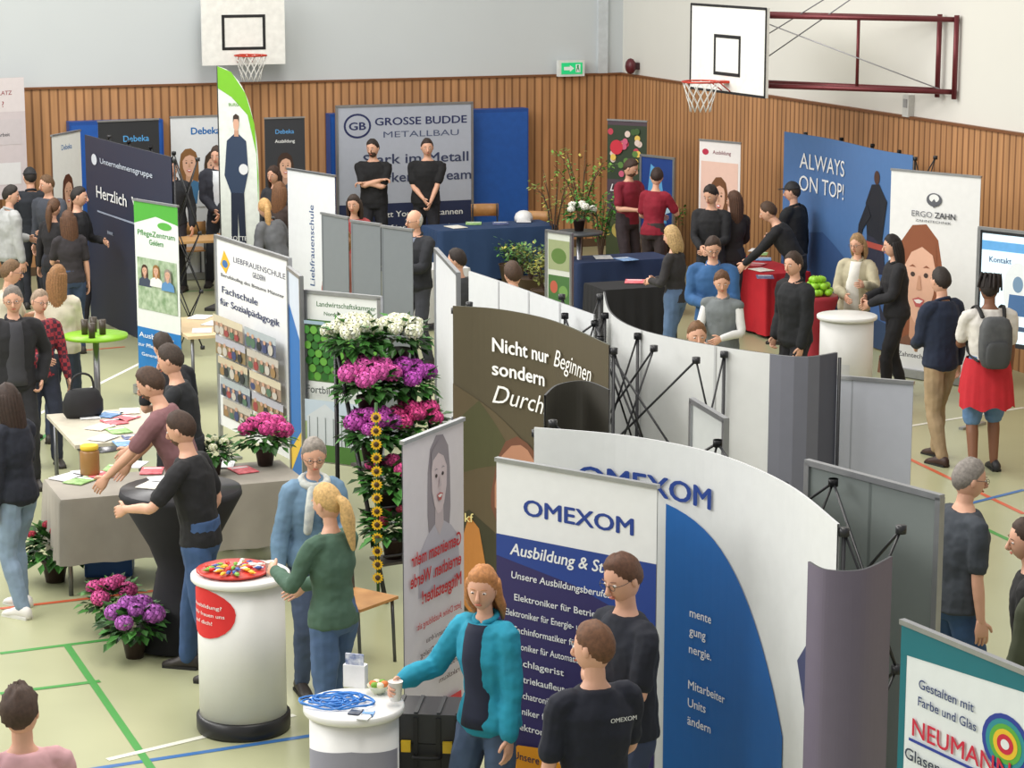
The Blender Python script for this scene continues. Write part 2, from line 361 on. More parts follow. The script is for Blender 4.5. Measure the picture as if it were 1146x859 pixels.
popup('exhibition_wall','dark navy pop-up wall with white welcome lettering',[(95,29.4),(120,28.6),(155,27.6),(192,26.6)],2.3,(36,46,70),[('t','Herzlich',.14,.68,.065,WH,{'w':.36,'al':'l'}),('t','Willk.',.56,.68,.065,WH,{'w':.3,'al':'l'}),('t','Unternehmensgruppe',.5,.87,.03,(190,200,215),{'w':.6}),('e',.12,.88,.035,.03,(205,210,220)),('r',.14,.6,.6,.61,(150,160,180)),('t','www.',.3,.5,.03,(170,180,200))],back=(40,46,64),Ys=1)
panel('roll_up_banner','tall green and white banner with care centre print','banner',PY(150,24.6,2),PY(199,24.0,2),2.05,.1,(225,230,228),[('r',0,.0,1,.32,(30,120,190)),('p',[(0,1),(1,1),(1,.9),(.5,.93),(0,.88)],(80,170,60)),('t','PflegeZentrum',.5,.82,.03,(60,140,60),{'w':.85}),('t','Geldern',.5,.775,.03,(60,140,60)),('e',.7,.885,.16,.02,(90,175,70)),('r',.05,.42,.95,.7,M((120,150,110),.6,c2=(190,205,180)))]+portrait(.22,.63,.025,3.2)+portrait(.5,.64,.025,3.2,(150,110,60),cloth=(230,230,230))+portrait(.78,.63,.025,3.2,(150,140,130),cloth=(90,140,190))+[('t','Ausbildung',.5,.27,.028,WH,{'w':.8}),('t','zur Pflegefachkraft',.5,.22,.02,WH,{'w':.85}),('t','Generalistische',.5,.17,.018,WH,{'w':.7}),('t','JOBS',.5,.08,.03,WH)])
its=[('t','LIEBFRAUENSCHULE',.6,.895,.028,(60,60,90),{'w':.7}),('t','GELDERN',.6,.85,.028,(60,60,90)),('p',[(.06,.86),(.12,.94),(.2,.88),(.14,.82)],(235,180,40)),('e',.13,.87,.04,.02,(60,110,170)),('t','Berufskolleg des Bistums Münster',.5,.8,.018,(90,90,100),{'w':.86}),('t','Fachschule',.33,.715,.036,(50,60,100),{'w':.5}),('t','für Sozialpädagogik',.46,.65,.036,(50,60,100),{'w':.82})]
for i in range(5):
    for j in range(2):
        u0,v0,u1,v1=.06+j*.46,.06+i*.112,.48+j*.46,.158+i*.112
        its.append(('r',u0,v0,u1,v1,((130,118,104),(96,104,98),(150,128,110),(92,98,120),(136,118,84))[(i*3+j)%5]))
        its.append(('r',u0,v0+.06,u1,v1,((190,184,172),(170,180,184),(200,188,160),(180,180,190),(206,196,170))[(i+j*2)%5]))
        for q in range(5):
            a=u0+.05+q*.075+R.uniform(-.01,.01);hh=R.uniform(.035,.055);cc=R.choice([(60,70,110),(150,66,66),(40,45,50),(190,185,175),(80,110,90),(150,120,80)])
            its.append(('e',a,v0+hh*.55,.032,hh*.5,cc));its.append(('e',a,v0+hh+.01,.018,.011,(195,155,130)))
panel('display_board','white school display board with grid of photographs','display board',PY(242,21.4,2),PY(324,19.9,2),2.1,.35,WH,its,kind='frame')
panel('display_board','narrow white and blue display board side panel','display board',PY(323,19.75,2),PY(337,19.2,2),2.05,.1,(205,215,228),[('p',[(0,0),(1,0),(1,.7),(0,.85)],(40,110,180)),('p',[(0,.1),(1,.3),(1,.35),(0,.2)],(230,190,60))],kind='frame')
its=[('t','Landwirtschaftskammer',.55,.92,.03,(60,110,60),{'w':.8}),('t','Nordrhein-Westfalen',.55,.87,.022,(60,110,60),{'w':.6}),('r',0,.48,1,.84,(70,110,50))]
for i in range(7):
    for j in range(10):
        its.append(('e',.05+j*.1+(i%2)*.04,.51+i*.046,.048,.024,[(60,130,45),(100,165,60),(40,100,35)][(i+j)%3]))
its+=[('r',0,.82,1,.84,(150,175,190)),('t','Fortbildende Topf',.5,.42,.045,(50,60,60),{'w':.9}),('r',0,.02,1,.38,(150,170,120)),('r',0,.25,1,.38,(190,205,215)),('p',[(.05,.28),(.3,.36),(.55,.28),(.75,.34),(.95,.27),(.95,.12),(.05,.12)],(205,212,214)),('r',0,.02,1,.12,(80,125,55))]
for j in range(8): its.append(('r',.08+j*.11,.12,.09+j*.11,.28,(120,130,130)))
panel('display_board','horticulture display board with green plant photographs','display board',PY(342,19.25,2),PY(425,18.9,2),1.93,.5,(228,232,228),its,kind='frame')
panel('roll_up_banner','white banner with blue vertical lettering','banner',PY(322,27.2,2),PY(375,26.4,2),2.1,.1,(225,228,232),[('t','Liebfrauenschule',.55,.35,.05,(50,80,130),{'rot':1}),('r',.1,.05,.9,.2,(205,210,215))])
for a,y0,c,y1 in((360,23.2,390,22.8),(393,22.6,426,22.3),(427,22.2,462,21.9)):
    panel('roll_up_banner','plain grey reverse side of a roll-up banner','banner',PY(a,y0,2),PY(c,y1,2),2.08,.1,(122,128,132),[('r',.03,.01,.06,.99,(95,100,106))],group='grey backed banners')
panel('partition_panel','white upright partition panel in silver frame','partition',PY(488,19.8,2),PY(513,18.4,2),2.2,.1,(224,226,228),kind='frame')
A=PY(376,34,2.2);E=PY(527,34,2.2);A.y=bY(A.x)-.5;E.y=bY(E.x)-.5
panel('display_wall','wide grey banner wall of a metalworks company with dark lower half','banner',A,E,2.28,.05,(176,182,196),[('r',0,.0,1,.36,(34,44,78)),('t','GROSSE BUDDE',.62,.87,.05,(36,44,90),{'w':.68,'b':.02}),('t','METALLBAU',.62,.79,.04,(80,90,120),{'w':.56,'b':0}),('e',.15,.87,.1,.08,(36,44,90)),('e',.15,.87,.085,.067,(176,182,196)),('t','GB',.15,.845,.05,(36,44,90),{'w':.12,'b':.03}),('t','Stark im Metall',.58,.62,.065,(50,58,90),{'w':.78}),('t','Stärker im Team',.6,.5,.065,(50,58,90),{'w':.78}),('t','Jetzt YouTube scannen',.6,.27,.04,WH,{'w':.65}),('t','Auf ins Team starten',.6,.18,.04,WH,{'w':.6})],kind='frame')
fw=[('r',0,.6,1,.97,(44,58,38))]
for i in range(26): fw.append(('e',.06+R.random()*.88,.63+R.random()*.31,.07,.022,R.choice([(200,90,120),(90,130,60),(220,200,190),(60,90,45),(190,60,80),(225,190,90)])))
panel('roll_up_banner','purple and green banner with garden flowers print','banner',PY(680,33.3,2),PY(724,33.0,2),2.15,.1,(75,60,70),fw+[('e',.25,.82,.16,.05,(200,40,60)),('t','Lieblings',.5,.52,.05,WH,{'w':.8,'sh':.3}),('t','platz',.5,.45,.05,WH,{'sh':.3}),('r',0,.05,1,.38,(66,76,44)),('e',.3,.25,.15,.05,(190,170,90)),('e',.7,.2,.18,.06,(150,150,80))])
panel('roll_up_banner','white banner with portrait of woman and fruit print','banner',PY(783,30.8,2),PY(829,30.3,2),2.1,.1,(230,226,224),[('e',.15,.93,.08,.02,(180,40,70)),('t','Ausbildung',.55,.92,.025,(120,40,60)),('r',.05,.3,.95,.87,(225,190,175)),('r',0,0,1,.3,(160,40,60))]+portrait(.5,.64,.1,2.2,(110,70,40),cloth=(170,50,60)))
panel('monitor_screen','upright blue illuminated advertising screen on a stand','screen',PY(718,32.4,2),PY(755,31.9,2),1.75,.7,(25,60,130),[('p',[(.1,.1),(.8,.15),(.6,.8),(.3,.9)],(90,160,210)),('p',[(.4,.2),(.9,.3),(.8,.5)],(180,210,230))],kind='frame')
popup('exhibition_wall','blue sky pop-up wall with climber print and white headline',[(878,29.6),(930,28.6),(985,27.2),(1022,26.6)],2.32,(78,116,168),[('s',[(0,0,.45),(.3,0,.5),(.6,0,.35),(1,0,.4)],(56,88,138)),('s',[(0,.0,.15),(.5,0,.2),(1,0,.12)],(40,60,90)),('t','ALWAYS',.3,.82,.085,WH,{'w':.36,'b':.0}),('t','ON TOP!',.3,.7,.085,WH,{'w':.36,'b':.0}),('e',.78,.86,.022,.035,(70,45,35)),('p',[(.71,.55),(.83,.53),(.86,.75),(.8,.83),(.74,.82),(.69,.72)],(25,30,40)),('p',[(.7,.18),(.75,.2),(.78,.45),(.84,.15),(.89,.15),(.84,.55),(.71,.56)],(38,42,60)),('p',[(.7,.72),(.63,.6),(.62,.5),(.65,.5),(.67,.58),(.74,.66)],(25,30,40)),('r',.7,.5,.84,.53,(160,70,60))],back=(215,216,218),Ys=1,frame=True)
its=portrait(.36,.46,.21,1.25,(140,80,50),(228,180,155),(120,80,60))+[('e',.5,.87,.085,.034,(90,92,100)),('e',.5,.878,.055,.02,(232,234,234)),('p',[(.46,.85),(.5,.83),(.54,.85),(.5,.875)],(90,92,100)),('t','ERGO',.37,.78,.03,(110,112,120),{'w':.23,'b':0}),('t','ZAHN',.63,.78,.03,(60,62,70),{'w':.23,'b':.02}),('t','ZAHNTECHNIK',.5,.755,.012,(110,112,118),{'w':.4}),('r',0,0,1,.12,(226,227,228)),('t','Zahntechniker (m/w/d)',.5,.06,.025,(80,82,90),{'w':.7})]
panel('roll_up_banner','wide white dental banner with portrait of red-haired person','banner',PY(997,25.7,2),PY(1097,24.9,2),2.25,.1,(232,233,233),its)
panel('monitor_screen','large flat screen television on stand showing blue and white page','screen',PY(1097,22.9,2),PY(1180,22.3,2),1.98,.85,(30,34,40),[('r',.04,.04,.96,.96,M((200,222,235),.4,em=.7)),('r',.04,.82,.96,.9,M((90,150,200),.4,em=.5)),('e',.55,.5,.2,.24,(236,242,246)),('e',.55,.55,.07,.07,(120,150,180)),('p',[(.42,.28),(.68,.28),(.66,.46),(.44,.46)],(70,110,160)),('r',.1,.15,.9,.19,M((70,90,120),.4)),('t','Kontakt',.3,.72,.05,(50,80,120))],kind='frame')
popup('exhibition_wall','brown-green pop-up wall with white career headline lettering',[(507,342),(560,346),(620,359),(682,386)],2.25,(84,76,56),[('s',[(0,0,.75),(.3,0,.6),(.6,0,.5),(1,0,.55)],(92,80,56)),('s',[(0,.45,.62),(.1,.48,.7),(.2,.5,.6),(.3,.48,.5)],(76,76,46)),('s',[(0,0,.3),(.06,0,.34),(.12,0,.3),(.3,0,.2),(.5,0,.1)],(60,58,38)),
 ('s',[(.15,.36,.4),(.18,.3,.52),(.22,.24,.58),(.28,.22,.605),(.34,.24,.59),(.4,.28,.56),(.5,.3,.53),(.7,.3,.5),(1,.2,.44)],(112,72,52)),
 ('s',[(.165,.36,.42),(.2,.34,.53),(.25,.38,.57),(.3,.44,.58),(.34,.48,.57),(.38,.51,.54)],(178,128,100)),
 ('s',[(.3,.26,.3),(.34,.27,.42),(.4,.3,.46),(.46,.32,.44),(.55,.32,.4)],(70,44,34)),
 ('s',[(.02,.04,.2),(.06,.0,.32),(.1,.0,.28),(.14,0,.1)],(190,126,60)),('t','Nicht nur',.16,.865,.045,(245,245,240),{'w':.32,'al':'l','b':.025}),('t','Beginnen',.52,.865,.055,(245,245,240),{'w':.34,'al':'l','sh':.35,'b':0}),('t','sondern',.16,.79,.045,(245,245,240),{'w':.29,'al':'l','b':.025}),('t','Durchstarten.',.16,.7,.06,(245,245,240),{'w':.62,'al':'l','sh':.35,'b':0}),('t','pkf',.05,.3,.03,(235,220,150))],back=(214,216,218),edge=(70,72,60),frame=True)
popup('exhibition_wall','dark curved end section of a pop-up wall',[(610,442),(625,430),(655,426),(682,436)],2.05,(66,64,58),[('s',[(0,0,.45),(.5,0,.6),(1,0,.5)],(165,130,100))],back=(200,202,204),frame=False)
popup('exhibition_wall','white rear side of a curved pop-up wall',[(525,303),(570,318),(620,336),(665,352)],2.25,(216,219,220),[('r',.245,0,.255,1,(190,192,194)),('r',.495,0,.505,1,(190,192,194)),('r',.745,0,.755,1,(190,192,194))],frame=True,edge=(150,152,156),fseg=[3,4,5])
popup('exhibition_wall','wide white curved rear of pop-up wall with dark grey rounded end',[(676,326),(684,350),(715,368),(780,383),(850,394),(900,399),(936,394)],2.25,(214,216,214),[('r',.28,0,.285,1,(188,190,190)),('r',.5,0,.505,1,(188,190,190)),('r',.72,0,.725,1,(188,190,190)),('r',.85,0,1,1,(112,114,124)),('r',.95,0,1,1,(84,86,98))],edge=(45,46,50),fr_side=-1,fseg=[0,1,2])
panel('partition_panel','light lilac grey banner rear panel','partition',PY(936,14.9,2),PY(1022,14.7,2),2.05,.1,(176,180,190),[('r',.2,0,.22,1,(150,154,162))],kind='rollup')
panel('partition_panel','large grey-green rear display panel with light seam','partition',G(905,517,2.15),G(1052,556,2.15),2.15,.05,(118,126,124),[('r',.48,0,.5,1,(96,104,102)),('r',.0,0,.015,1,(200,204,204))],kind='frame')
panel('partition_panel','plain light grey display panel rear','partition',G(775,448,2.1),G(812,470,2.1),2.1,.05,(190,194,192),kind='frame')
D=[]
for q in range(17):
    t=q/16;D.append((.3+t*.42,.02,.84-.36*(t**2.2)-.1*t) )
its=[('s',D,(14,96,170)),('s',[(.79,.6,.6),(.86,.46,.68),(.93,.34,.76),(1,.2,.84)],(60,66,104)),('s',[(.8,0,.0),(.86,0,.1),(.92,0,.0)],(235,190,40)),('t','OMEXOM',.26,.855,.055,(20,60,140),{'w':.33,'b':.025})]
for i,s in enumerate(['mente','gung','nergie.','','Mitarbeiter','Units','ändern']): its.append(('t',s,.37,.56-i*.048,.024,WH,{'al':'l'}))
popup('exhibition_wall','tall white curved pop-up wall with large blue rounded shape and lettering',[(598,478),(700,487),(800,507),(880,541),(938,586)],2.15,(222,225,224),its,back=(210,212,214),edge=(190,192,194))
popup('exhibition_wall','mauve curved end section of pop-up wall',[(905,628),(925,637),(965,637),(998,622)],2.15,(112,104,122),back=(200,202,206),frame=False)
its=[('r',0,.0,1,.8,(44,36,92)),('s',[(0,.74,.8),(.5,.7,.8),(1,.62,.8)],(30,62,140)),('t','OMEXOM',.52,.865,.045,(28,60,140),{'w':.68,'b':.025}),('t','Ausbildung & Studium',.5,.75,.033,WH,{'w':.82,'sh':.2,'b':.02}),('t','Unsere Ausbildungsberufe:',.1,.685,.02,WH,{'al':'l','w':.62,'sh':.1})]
for i,(s,w) in enumerate([('Elektroniker für Betriebstechnik',.8),('Elektroniker für Energie- und Gebäudetechnik',.9),('Fachinformatiker für Systemintegration',.85),('Elektroniker für Automatisierungstechnik',.8),('Fachlagerist',.35),('Industriekaufleute',.45),('Mechatroniker - Rohrleitungsbau',.7),('Techniker für Netze',.5),('Elektroniker für Maschinen',.7)]):
    its.append(('t',s,.06 if i%2 else .12,.625-i*.045,.019,WH,{'al':'l','w':w*.92}))
its+=[('s',[(0,0,.16),(.15,0,.22),(.35,0,.23),(.55,0,.16),(.7,0,.0)],(240,160,30)),('t','Unsere',.12,.18,.022,(40,30,80),{'al':'l'}),('t','Duale Studiengänge',.06,.13,.02,(40,30,80),{'al':'l','w':.45})]
panel('roll_up_banner','dark blue and white apprenticeship banner with orange wave','banner',G(556,515,2.1),G(736,546,2.1),2.1,.1,WH,its)
its=[('p',[(0,.0),(1,.0),(1,.1),(0,.04)],RD),('t','Gemeinsam mehr',.08,.64,.04,RD,{'al':'l','w':.82,'b':.025}),('t','erreichen. Werde',.08,.58,.04,RD,{'al':'l','w':.84,'b':.025}),('t','Mitgestalter!',.08,.52,.04,RD,{'al':'l','w':.66,'b':.025}),('t','Jetzt Deine Ausbildung als:',.08,.45,.02,RD,{'al':'l','w':.75})]+[('t',s,.08,.4-i*.035,.016,(90,70,80),{'al':'l','w':w}) for i,(s,w) in enumerate([('Bankkaufmann/-frau',.6),('Kaufleute für Dialog',.7),('Duales Studium',.5),('Verbundstudium',.55),('Praktikum',.4)])]+[('r',.1,.1,.9,.2,(215,60,70))]
panel('roll_up_banner','white and red banner seen from behind, mirrored lettering and pale portrait','banner',G(450,497,2.1),G(518,470,2.1),2.1,.1,(222,216,222),portrait(.42,.86,.095,2.0,(150,142,150),(216,200,204),(190,186,198))+its,mir=1)
A=G(1010,697,2.0);E=G(1146,753,2.0);E=A+(E-A)*1.35
its=[('s',[(0,0,1),(.04,0,1)],(20,110,120)),('s',[(0,.93,1),(.5,.95,1),(1,.97,1)],(20,110,120)),('t','Gestalten mit',.13,.87,.022,(40,60,110),{'al':'l','w':.34}),('t','Farbe und Glas',.13,.83,.022,(40,60,110),{'al':'l','w':.36}),('t','NEUMANN',.1,.755,.042,(200,30,60),{'al':'l','w':.6,'b':.01}),('r',.08,.74,.7,.747,(40,60,150)),('t','Glasergeselle (m/w/d)',.06,.695,.028,(40,50,70),{'al':'l','w':.74}),('t','Unsere Glaserei sucht',.06,.65,.018,(120,130,130),{'al':'l','w':.6})]
for i,c in enumerate([(40,60,150),(40,140,150),(90,170,60),(230,190,40),(200,30,60),(228,232,232)]): its.insert(2+i,('e',.66,.83,.14-i*.023,.066-i*.011,c))
panel('roll_up_banner','white glazier banner with teal border and rainbow arc emblem','banner',A,E,2.0,.1,(226,232,232),its,back=(190,195,195))
# ---------- furniture ----------
def table(px,py,w,d,h,top,cloth=None,rz=AR,label='table',skirt=.65,dx=0):
    p=G(px,py,h);p.z=0;e=thing('table',label,'table',p,rz)
    if cloth:
        b=B();m=M(cloth,.85,var=.08,sc=4);b.box((0,0,h-.01),(w,d,.02),m)
        P=[];n=72
        for q in range(n):
            t=q/n*4;s=int(t);f=t-s
            x,y=[(-1+2*f,-1),(1,-1+2*f),(1-2*f,1),(-1,1-2*f)][s];P.append((x*w/2,y*d/2,math.sin(q*1.9)))
        rg=[]
        for z,o in((h,0.),(h-.03,.012),(h-skirt*.5,.02),(h-skirt,.03)):
            k=(h-z)/skirt;rg.append([V(x*(1+o)+(x/w)*.04*k*s_,y*(1+o)+(y/d)*.05*k*s_,z) for x,y,s_ in P])
        b.loft(rg,m,False);b.build('tablecloth',e)
    B().box((0,0,h-.035),(w-.01,d-.01,.025),M(top,.4)).build('table_top',e) if cloth else B().box((0,0,h-.015),(w,d,.03),M(top,.4)).build('table_top',e)
    for sx in(-1,1):
        for sy in(-1,1): B().cyl((sx*(w/2-.06),sy*(d/2-.06),0),(sx*(w/2-.06),sy*(d/2-.06),h-.03),.018,.018,M((120,122,126),.35,.7),8).build('leg',e)
    return e
table(195,536,1.85,.7,.75,(200,190,170),(158,152,142),label='long table covered with taupe cloth holding flowers and leaflets',skirt=.5)
T1=table(124,476,.85,1.3,.75,(205,198,180),label='pale wooden folding table covered with brochures')
table(232,364,.7,1.2,.75,(214,190,150),label='light wooden table with papers')
table(228,266,1.2,.6,.75,(205,160,105),label='light wood table near the wall')
table(548,252,1.75,.7,.75,(60,70,90),(36,62,100),label='table with dark blue cloth in front of the banner wall',skirt=.7)
table(690,288,1.3,.6,.75,(40,45,60),(30,48,84),label='table with navy cloth below plants',skirt=.7)
table(705,318,.9,.6,.75,(40,40,45),(26,26,30),label='black cloth covered table',skirt=.7)
table(850,296,.6,1.5,.78,(180,30,40),(185,28,40),label='table with bright red cloth and brochures',skirt=.74)
table(478,298,.9,.6,.75,(200,200,200),(205,205,206),label='small table with white cloth')
def bistro(px,py,r,h,top,cloth,label):
    p=G(px,py,h);p.z=0;e=thing('bistro_table',label,'high table',p)
    B().lathe([(r,h-.03),(r,h)],M(top,.4),n=32).build('table_top',e)
    if cloth: B().lathe([(r*1.01,h-.001),(r*1.03,h-.04),(r*.55,h-.4),(r*.42,h*.5),(r*.55,.3),(r*.95,.02)],M(cloth,.85),n=32).build('stretch_cover',e)
    else:
        B().cyl((0,0,.02),(0,0,h-.03),.03,.03,M((150,150,155),.3,.8)).build('column',e)
    B().lathe([(r*.7,0),(r*.7,.015),(.05,.04)],M((120,120,125),.3,.8)).build('base',e)
bistro(202,546,.41,1.1,(38,36,40),(32,32,36),'high bistro table with black stretch cover')
bistro(107,374,.3,1.1,(140,200,40),None,'high bistro table with lime green round top')
bistro(648,259,.3,1.1,(60,62,66),None,'small high dark table holding leaflets')
bistro(914,330,.22,1.05,(150,40,50),(150,36,48),'small high table with red cover holding apples')
def counter(px,py,r,h,label,items,tilt=0,ry=None):
    p=G(px,py,h);p.z=0;e=thing('promotion_counter',label,'counter',p)
    B().lathe([(r,.06),(r,h-.04)],M((228,228,226),.4,var=.01),n=40).build('counter_body',e)
    B().lathe([(r*1.1,h-.04),(r*1.13,h-.03),(r*1.13,h-.005),(r*1.1,h)],M((232,232,230),.35,var=.01),n=40).build('counter_top',e)
    B().lathe([(r*1.05,0),(r*1.08,.02),(r*1.08,.1),(r*1.0,.11)],M((28,28,30),.4),n=40).build('base_ring',e)
    def mp(u,v,o):
        a=-math.pi/2+(u-.5)*math.pi;return V((r+o)*math.cos(a),(r+o)*math.sin(a),.11+v*(h-.15))
    mp.w=math.pi*r;mp.h=h-.15
    if items: gfx(items,mp,True).build('printed_graphics',e)
counter(269,640,.27,1.0,'white cylindrical counter with red dot and black base',[('s',[(.22+.28*math.cos(math.radians(180-t)),.82-.2*math.sin(math.radians(t)),.82+.17*math.sin(math.radians(t))) for t in range(0,181,15)],(220,40,45)),('t','Ausbildung?',.1,.85,.028,WH,{'al':'l','w':.3}),('t','Wir freuen uns',.1,.79,.028,WH,{'al':'l','w':.32}),('t','auf dich!',.12,.73,.028,WH,{'al':'l','w':.2})])
counter(396,787,.23,1.0,'white oval counter with grey body and items on top',[('s',[(.1,0,.8),(.5,0,.84),(.9,0,.8)],(150,150,166))])
counter(948,352,.27,1.0,'curved white reception counter with rounded front',[('r',.2,.1,.5,.5,(214,216,220))])
p=G(482,786,.86);p.z=0
for i,(hh,z) in enumerate(((.42,.0),(.42,.43))):
    e=thing('tool_case','black rugged plastic equipment case with yellow latches','case',V(p.x,p.y,z),-.1,'stacked equipment cases')
    b=B();b.box((0,0,hh*.3),(.4,.3,hh*.6),M((38,39,42),.5));b.build('case_body',e)
    b=B();b.box((0,0,hh*.8),(.4,.3,hh*.38),M((48,49,52),.5));
    for q in(-.16,-.06,.06,.16): b.box((q,-.15,hh*.5),(.025,.02,hh*.9),M((28,28,30),.5));b.box((q,0,hh*.995),(.02,.28,.012),M((60,62,64),.5))
    b.build('lid',e)
    for q in(-.11,.11): B().box((q,-.165,hh*.58),(.05,.02,.06),M((230,190,40),.4)).build('latch',e)
    B().limb([V(-.07,-.15,hh*.45),V(-.06,-.19,hh*.45),V(.06,-.19,hh*.45),V(.07,-.15,hh*.45)],[.01]*4,M((25,25,27)),6).build('handle',e)
def chair(px,py,rz,col=(200,150,95),label='light wooden stacking chair with curved backrest'):
    p=G(px,py,0);e=thing('chair',label,'chair',p,rz,'wooden chairs');m=M(col,.45,c2=(170,120,70),sc=6);s=M((90,92,96),.3,.8)
    B().box((0,0,.45),(.4,.4,.02),m).build('seat',e)
    b=B();b.loft([[V(x,-.2-.04*(1-(x/.2)**2)-y,z) for x,y in((-.2,0),(-.1,0),(0,0),(.1,0),(.2,0),(.2,.015),(.1,.015),(0,.015),(-.1,.015),(-.2,.015))] for z in(.68,.86)],m);b.build('backrest',e)
    for sx in(-1,1):
        B().cyl((sx*.18,.18,0),(sx*.18,.16,.44),.012,.012,s,8).build('leg',e)
        B().limb([V(sx*.18,-.22,0),V(sx*.18,-.18,.44),V(sx*.18,-.21,.86)],[.012]*3,s,8).build('leg',e)
for a in((400,742,-2.2),(545,296,3.3),(598,306,3.0),(213,315,.3),(262,330,.1)): chair(*a)
# ---------- small props ----------
def leaflet(px,py,z,col,s=.2,rz=None,lab='printed leaflet lying on the table'):
    p=G(px,py,z);b=B();b.box((0,0,.004),(s,s*1.35,.006),M(col,.5,c2=tuple(min(255,c+60) for c in col),sc=18));b.box((0,s*.4,.008),(s*.8,s*.2,.001),M(WH))
    b.build('leaflet',None,V(p.x,p.y,z),R.uniform(-.6,.6) if rz is None else rz,label=lab,cat_='leaflet',group='leaflets on tables')
cl=[(210,214,218),(90,130,180),(200,80,90),(225,215,190),(120,160,90),(60,70,110)]
for i,(x,y) in enumerate([(100,466),(122,464),(140,468),(112,478),(133,482),(150,490),(116,490),(140,496),(128,472),(145,460)]): leaflet(x,y,.755,cl[i%6],.17)
for i,(x,y) in enumerate([(150,520),(170,527),(90,538),(75,534),(110,532),(215,520),(250,520),(272,526),(130,524),(95,530)]): leaflet(x,y,.755,cl[(i*2)%6],.17)
for i,(x,y) in enumerate([(180,537),(170,543),(205,542)]): leaflet(x,y,1.102,[WH,(225,215,190),(190,200,210)][i],.15)
for i,(x,y) in enumerate([(224,355),(240,362),(226,370)]): leaflet(x,y,.752,WH,.2)
for i,(x,y) in enumerate([(848,280),(854,290),(846,296),(852,302),(850,284),(856,310)]): leaflet(x,y,.785,cl[i%6],.2)
for i,(x,y) in enumerate([(675,288),(700,290),(710,315),(510,254),(530,250),(560,250)]): leaflet(x,y,.755,cl[i%6],.22)
p=T1.location+Matrix.Rotation(AR,3,'Z')@V(-.15,.42,.751);e=thing('shoulder_bag','soft black shoulder bag standing on the pale table','bag',p,.4);bgm=M((28,28,31),.7,var=.15)
B().loft([[V(w_*math.cos(a*.3927)*1.1,d_*math.sin(a*.3927),z) for a in range(16)] for w_,d_,z in((.13,.06,0),(.16,.08,.05),(.16,.08,.14),(.13,.05,.22),(.1,.02,.25))],bgm).build('bag_body',e)
B().limb([V(-.1,0,.22),V(-.08,0,.34),V(.0,0,.38),V(.08,0,.34),V(.1,0,.22)],[.01]*5,bgm,6).build('strap',e)
def prof(name,label,ca,px,py,z,pr,col,extra=None,group=None,**k):
    p=G(px,py,z);b=B();b.lathe(pr,M(col,k.get('r',.4),alpha=k.get('alpha',1)),n=20)
    if extra: extra(b)
    return b.build(name,None,V(p.x,p.y,z),0,label=label,cat_=ca,group=group)
cup=[(.028,0),(.036,.09),(.038,.09),(.033,.085)]
for x,y in((95,374),(105,371),(115,374),(103,378)): prof('drinking_glass','dark filled drinking glass on green table','glass',x,y,1.101,[(.03,0),(.034,.14),(.03,.14)],(70,60,50),group='drinking glasses')
def jl(b): b.lathe([(.065,.2),(.07,.205),(.07,.23),(.06,.235)],M((225,190,50)),n=20)
prof('glass_jar','glass jar with wooden pieces and yellow lid','jar',101,531,.755,[(.07,0),(.075,.02),(.075,.18),(.06,.2)],(150,110,60),jl)
prof('candy_tray','round red and yellow food tray','tray',262,640,1.001,[(.2,0),(.23,.015),(.235,.025),(.2,.015)],(190,50,40))
tp=G(262,640,1.0)
for i in range(40):
    a=R.random()*6.28;r=R.random()**.6*.17;c=[(220,60,50),(240,190,50),(235,235,225),(120,170,60),(60,90,160)][i%5]
    b=B();b.ell((0,0,.014),(.024,.015,.012),M(c,.4),8);b.box((.026,0,.014),(.012,.016,.003),M(c,.4));b.box((-.026,0,.014),(.012,.016,.003),M(c,.4))
    b.build('wrapped_candy',None,V(tp.x+r*math.cos(a),tp.y+r*math.sin(a),1.018),a,label='small wrapped candy on the tray',cat_='candy',group='wrapped candies')
prof('paper_cup','white paper cup on the counter','cup',303,644,1.001,cup,(225,215,205))
prof('paper_cup','white paper cup on the counter','cup',404,762,1.001,cup,(235,235,232))
def bw(b):
    for q in range(7): b.ell((.03*math.cos(q),.03*math.sin(q),.05),(.022,.022,.016),M([(225,120,60),(120,170,60),(235,225,200)][q%3]),8)
prof('snack_bowl','small bowl with fruit and vegetable snacks','bowl',424,775,1.001,[(.03,0),(.06,.045),(.062,.045),(.05,.03)],(220,225,200),bw)
p=G(378,787,1.0);b=B();P=[]
for q in range(150):
    a=q*.42;r=.06+.05*math.sin(q*.37)+.02*R.random();P.append(V(r*1.5*math.cos(a)+.03*math.sin(q*.1),r*math.sin(a),.008+.02*R.random()))
b.limb(P,[.005]*len(P),M((40,120,200),.4),5,k=2);b.build('network_cable',None,V(p.x,p.y,1.0),0,label='tangled bright blue network cable',cat_='cable')
p=G(397,773,1.0);e=thing('brochure_holder','small white leaflet holder with printed cards','brochure holder',V(p.x+.0,p.y+.08,1.0),-.3)
B().box((0,0,.06),(.12,.05,.12),M((230,230,228))).build('holder_box',e);B().box((0,-.01,.13),(.1,.01,.1),M((90,110,160),.5,c2=WH,sc=30)).build('card',e)
for i,(x,y) in enumerate([(398,797),(408,803),(412,799)]): leaflet(x,y,1.002,[(30,40,60),(200,205,210),(60,110,170)][i],.06,lab='small printed card on the counter')
p=G(123,640,0);e=thing('storage_crate','blue plastic crate on the floor','crate',p,.1);b=B()
for c,d in(((0,-.14,.11),(.34,.02,.2)),((0,.14,.11),(.34,.02,.2)),((-.17,0,.11),(.02,.3,.2)),((.17,0,.11),(.02,.3,.2)),((0,0,.015),(.34,.3,.02)),((0,-.152,.2),(.36,.01,.03))): b.box(c,d,M((50,95,160),.5))
b.build('crate_shell',e)
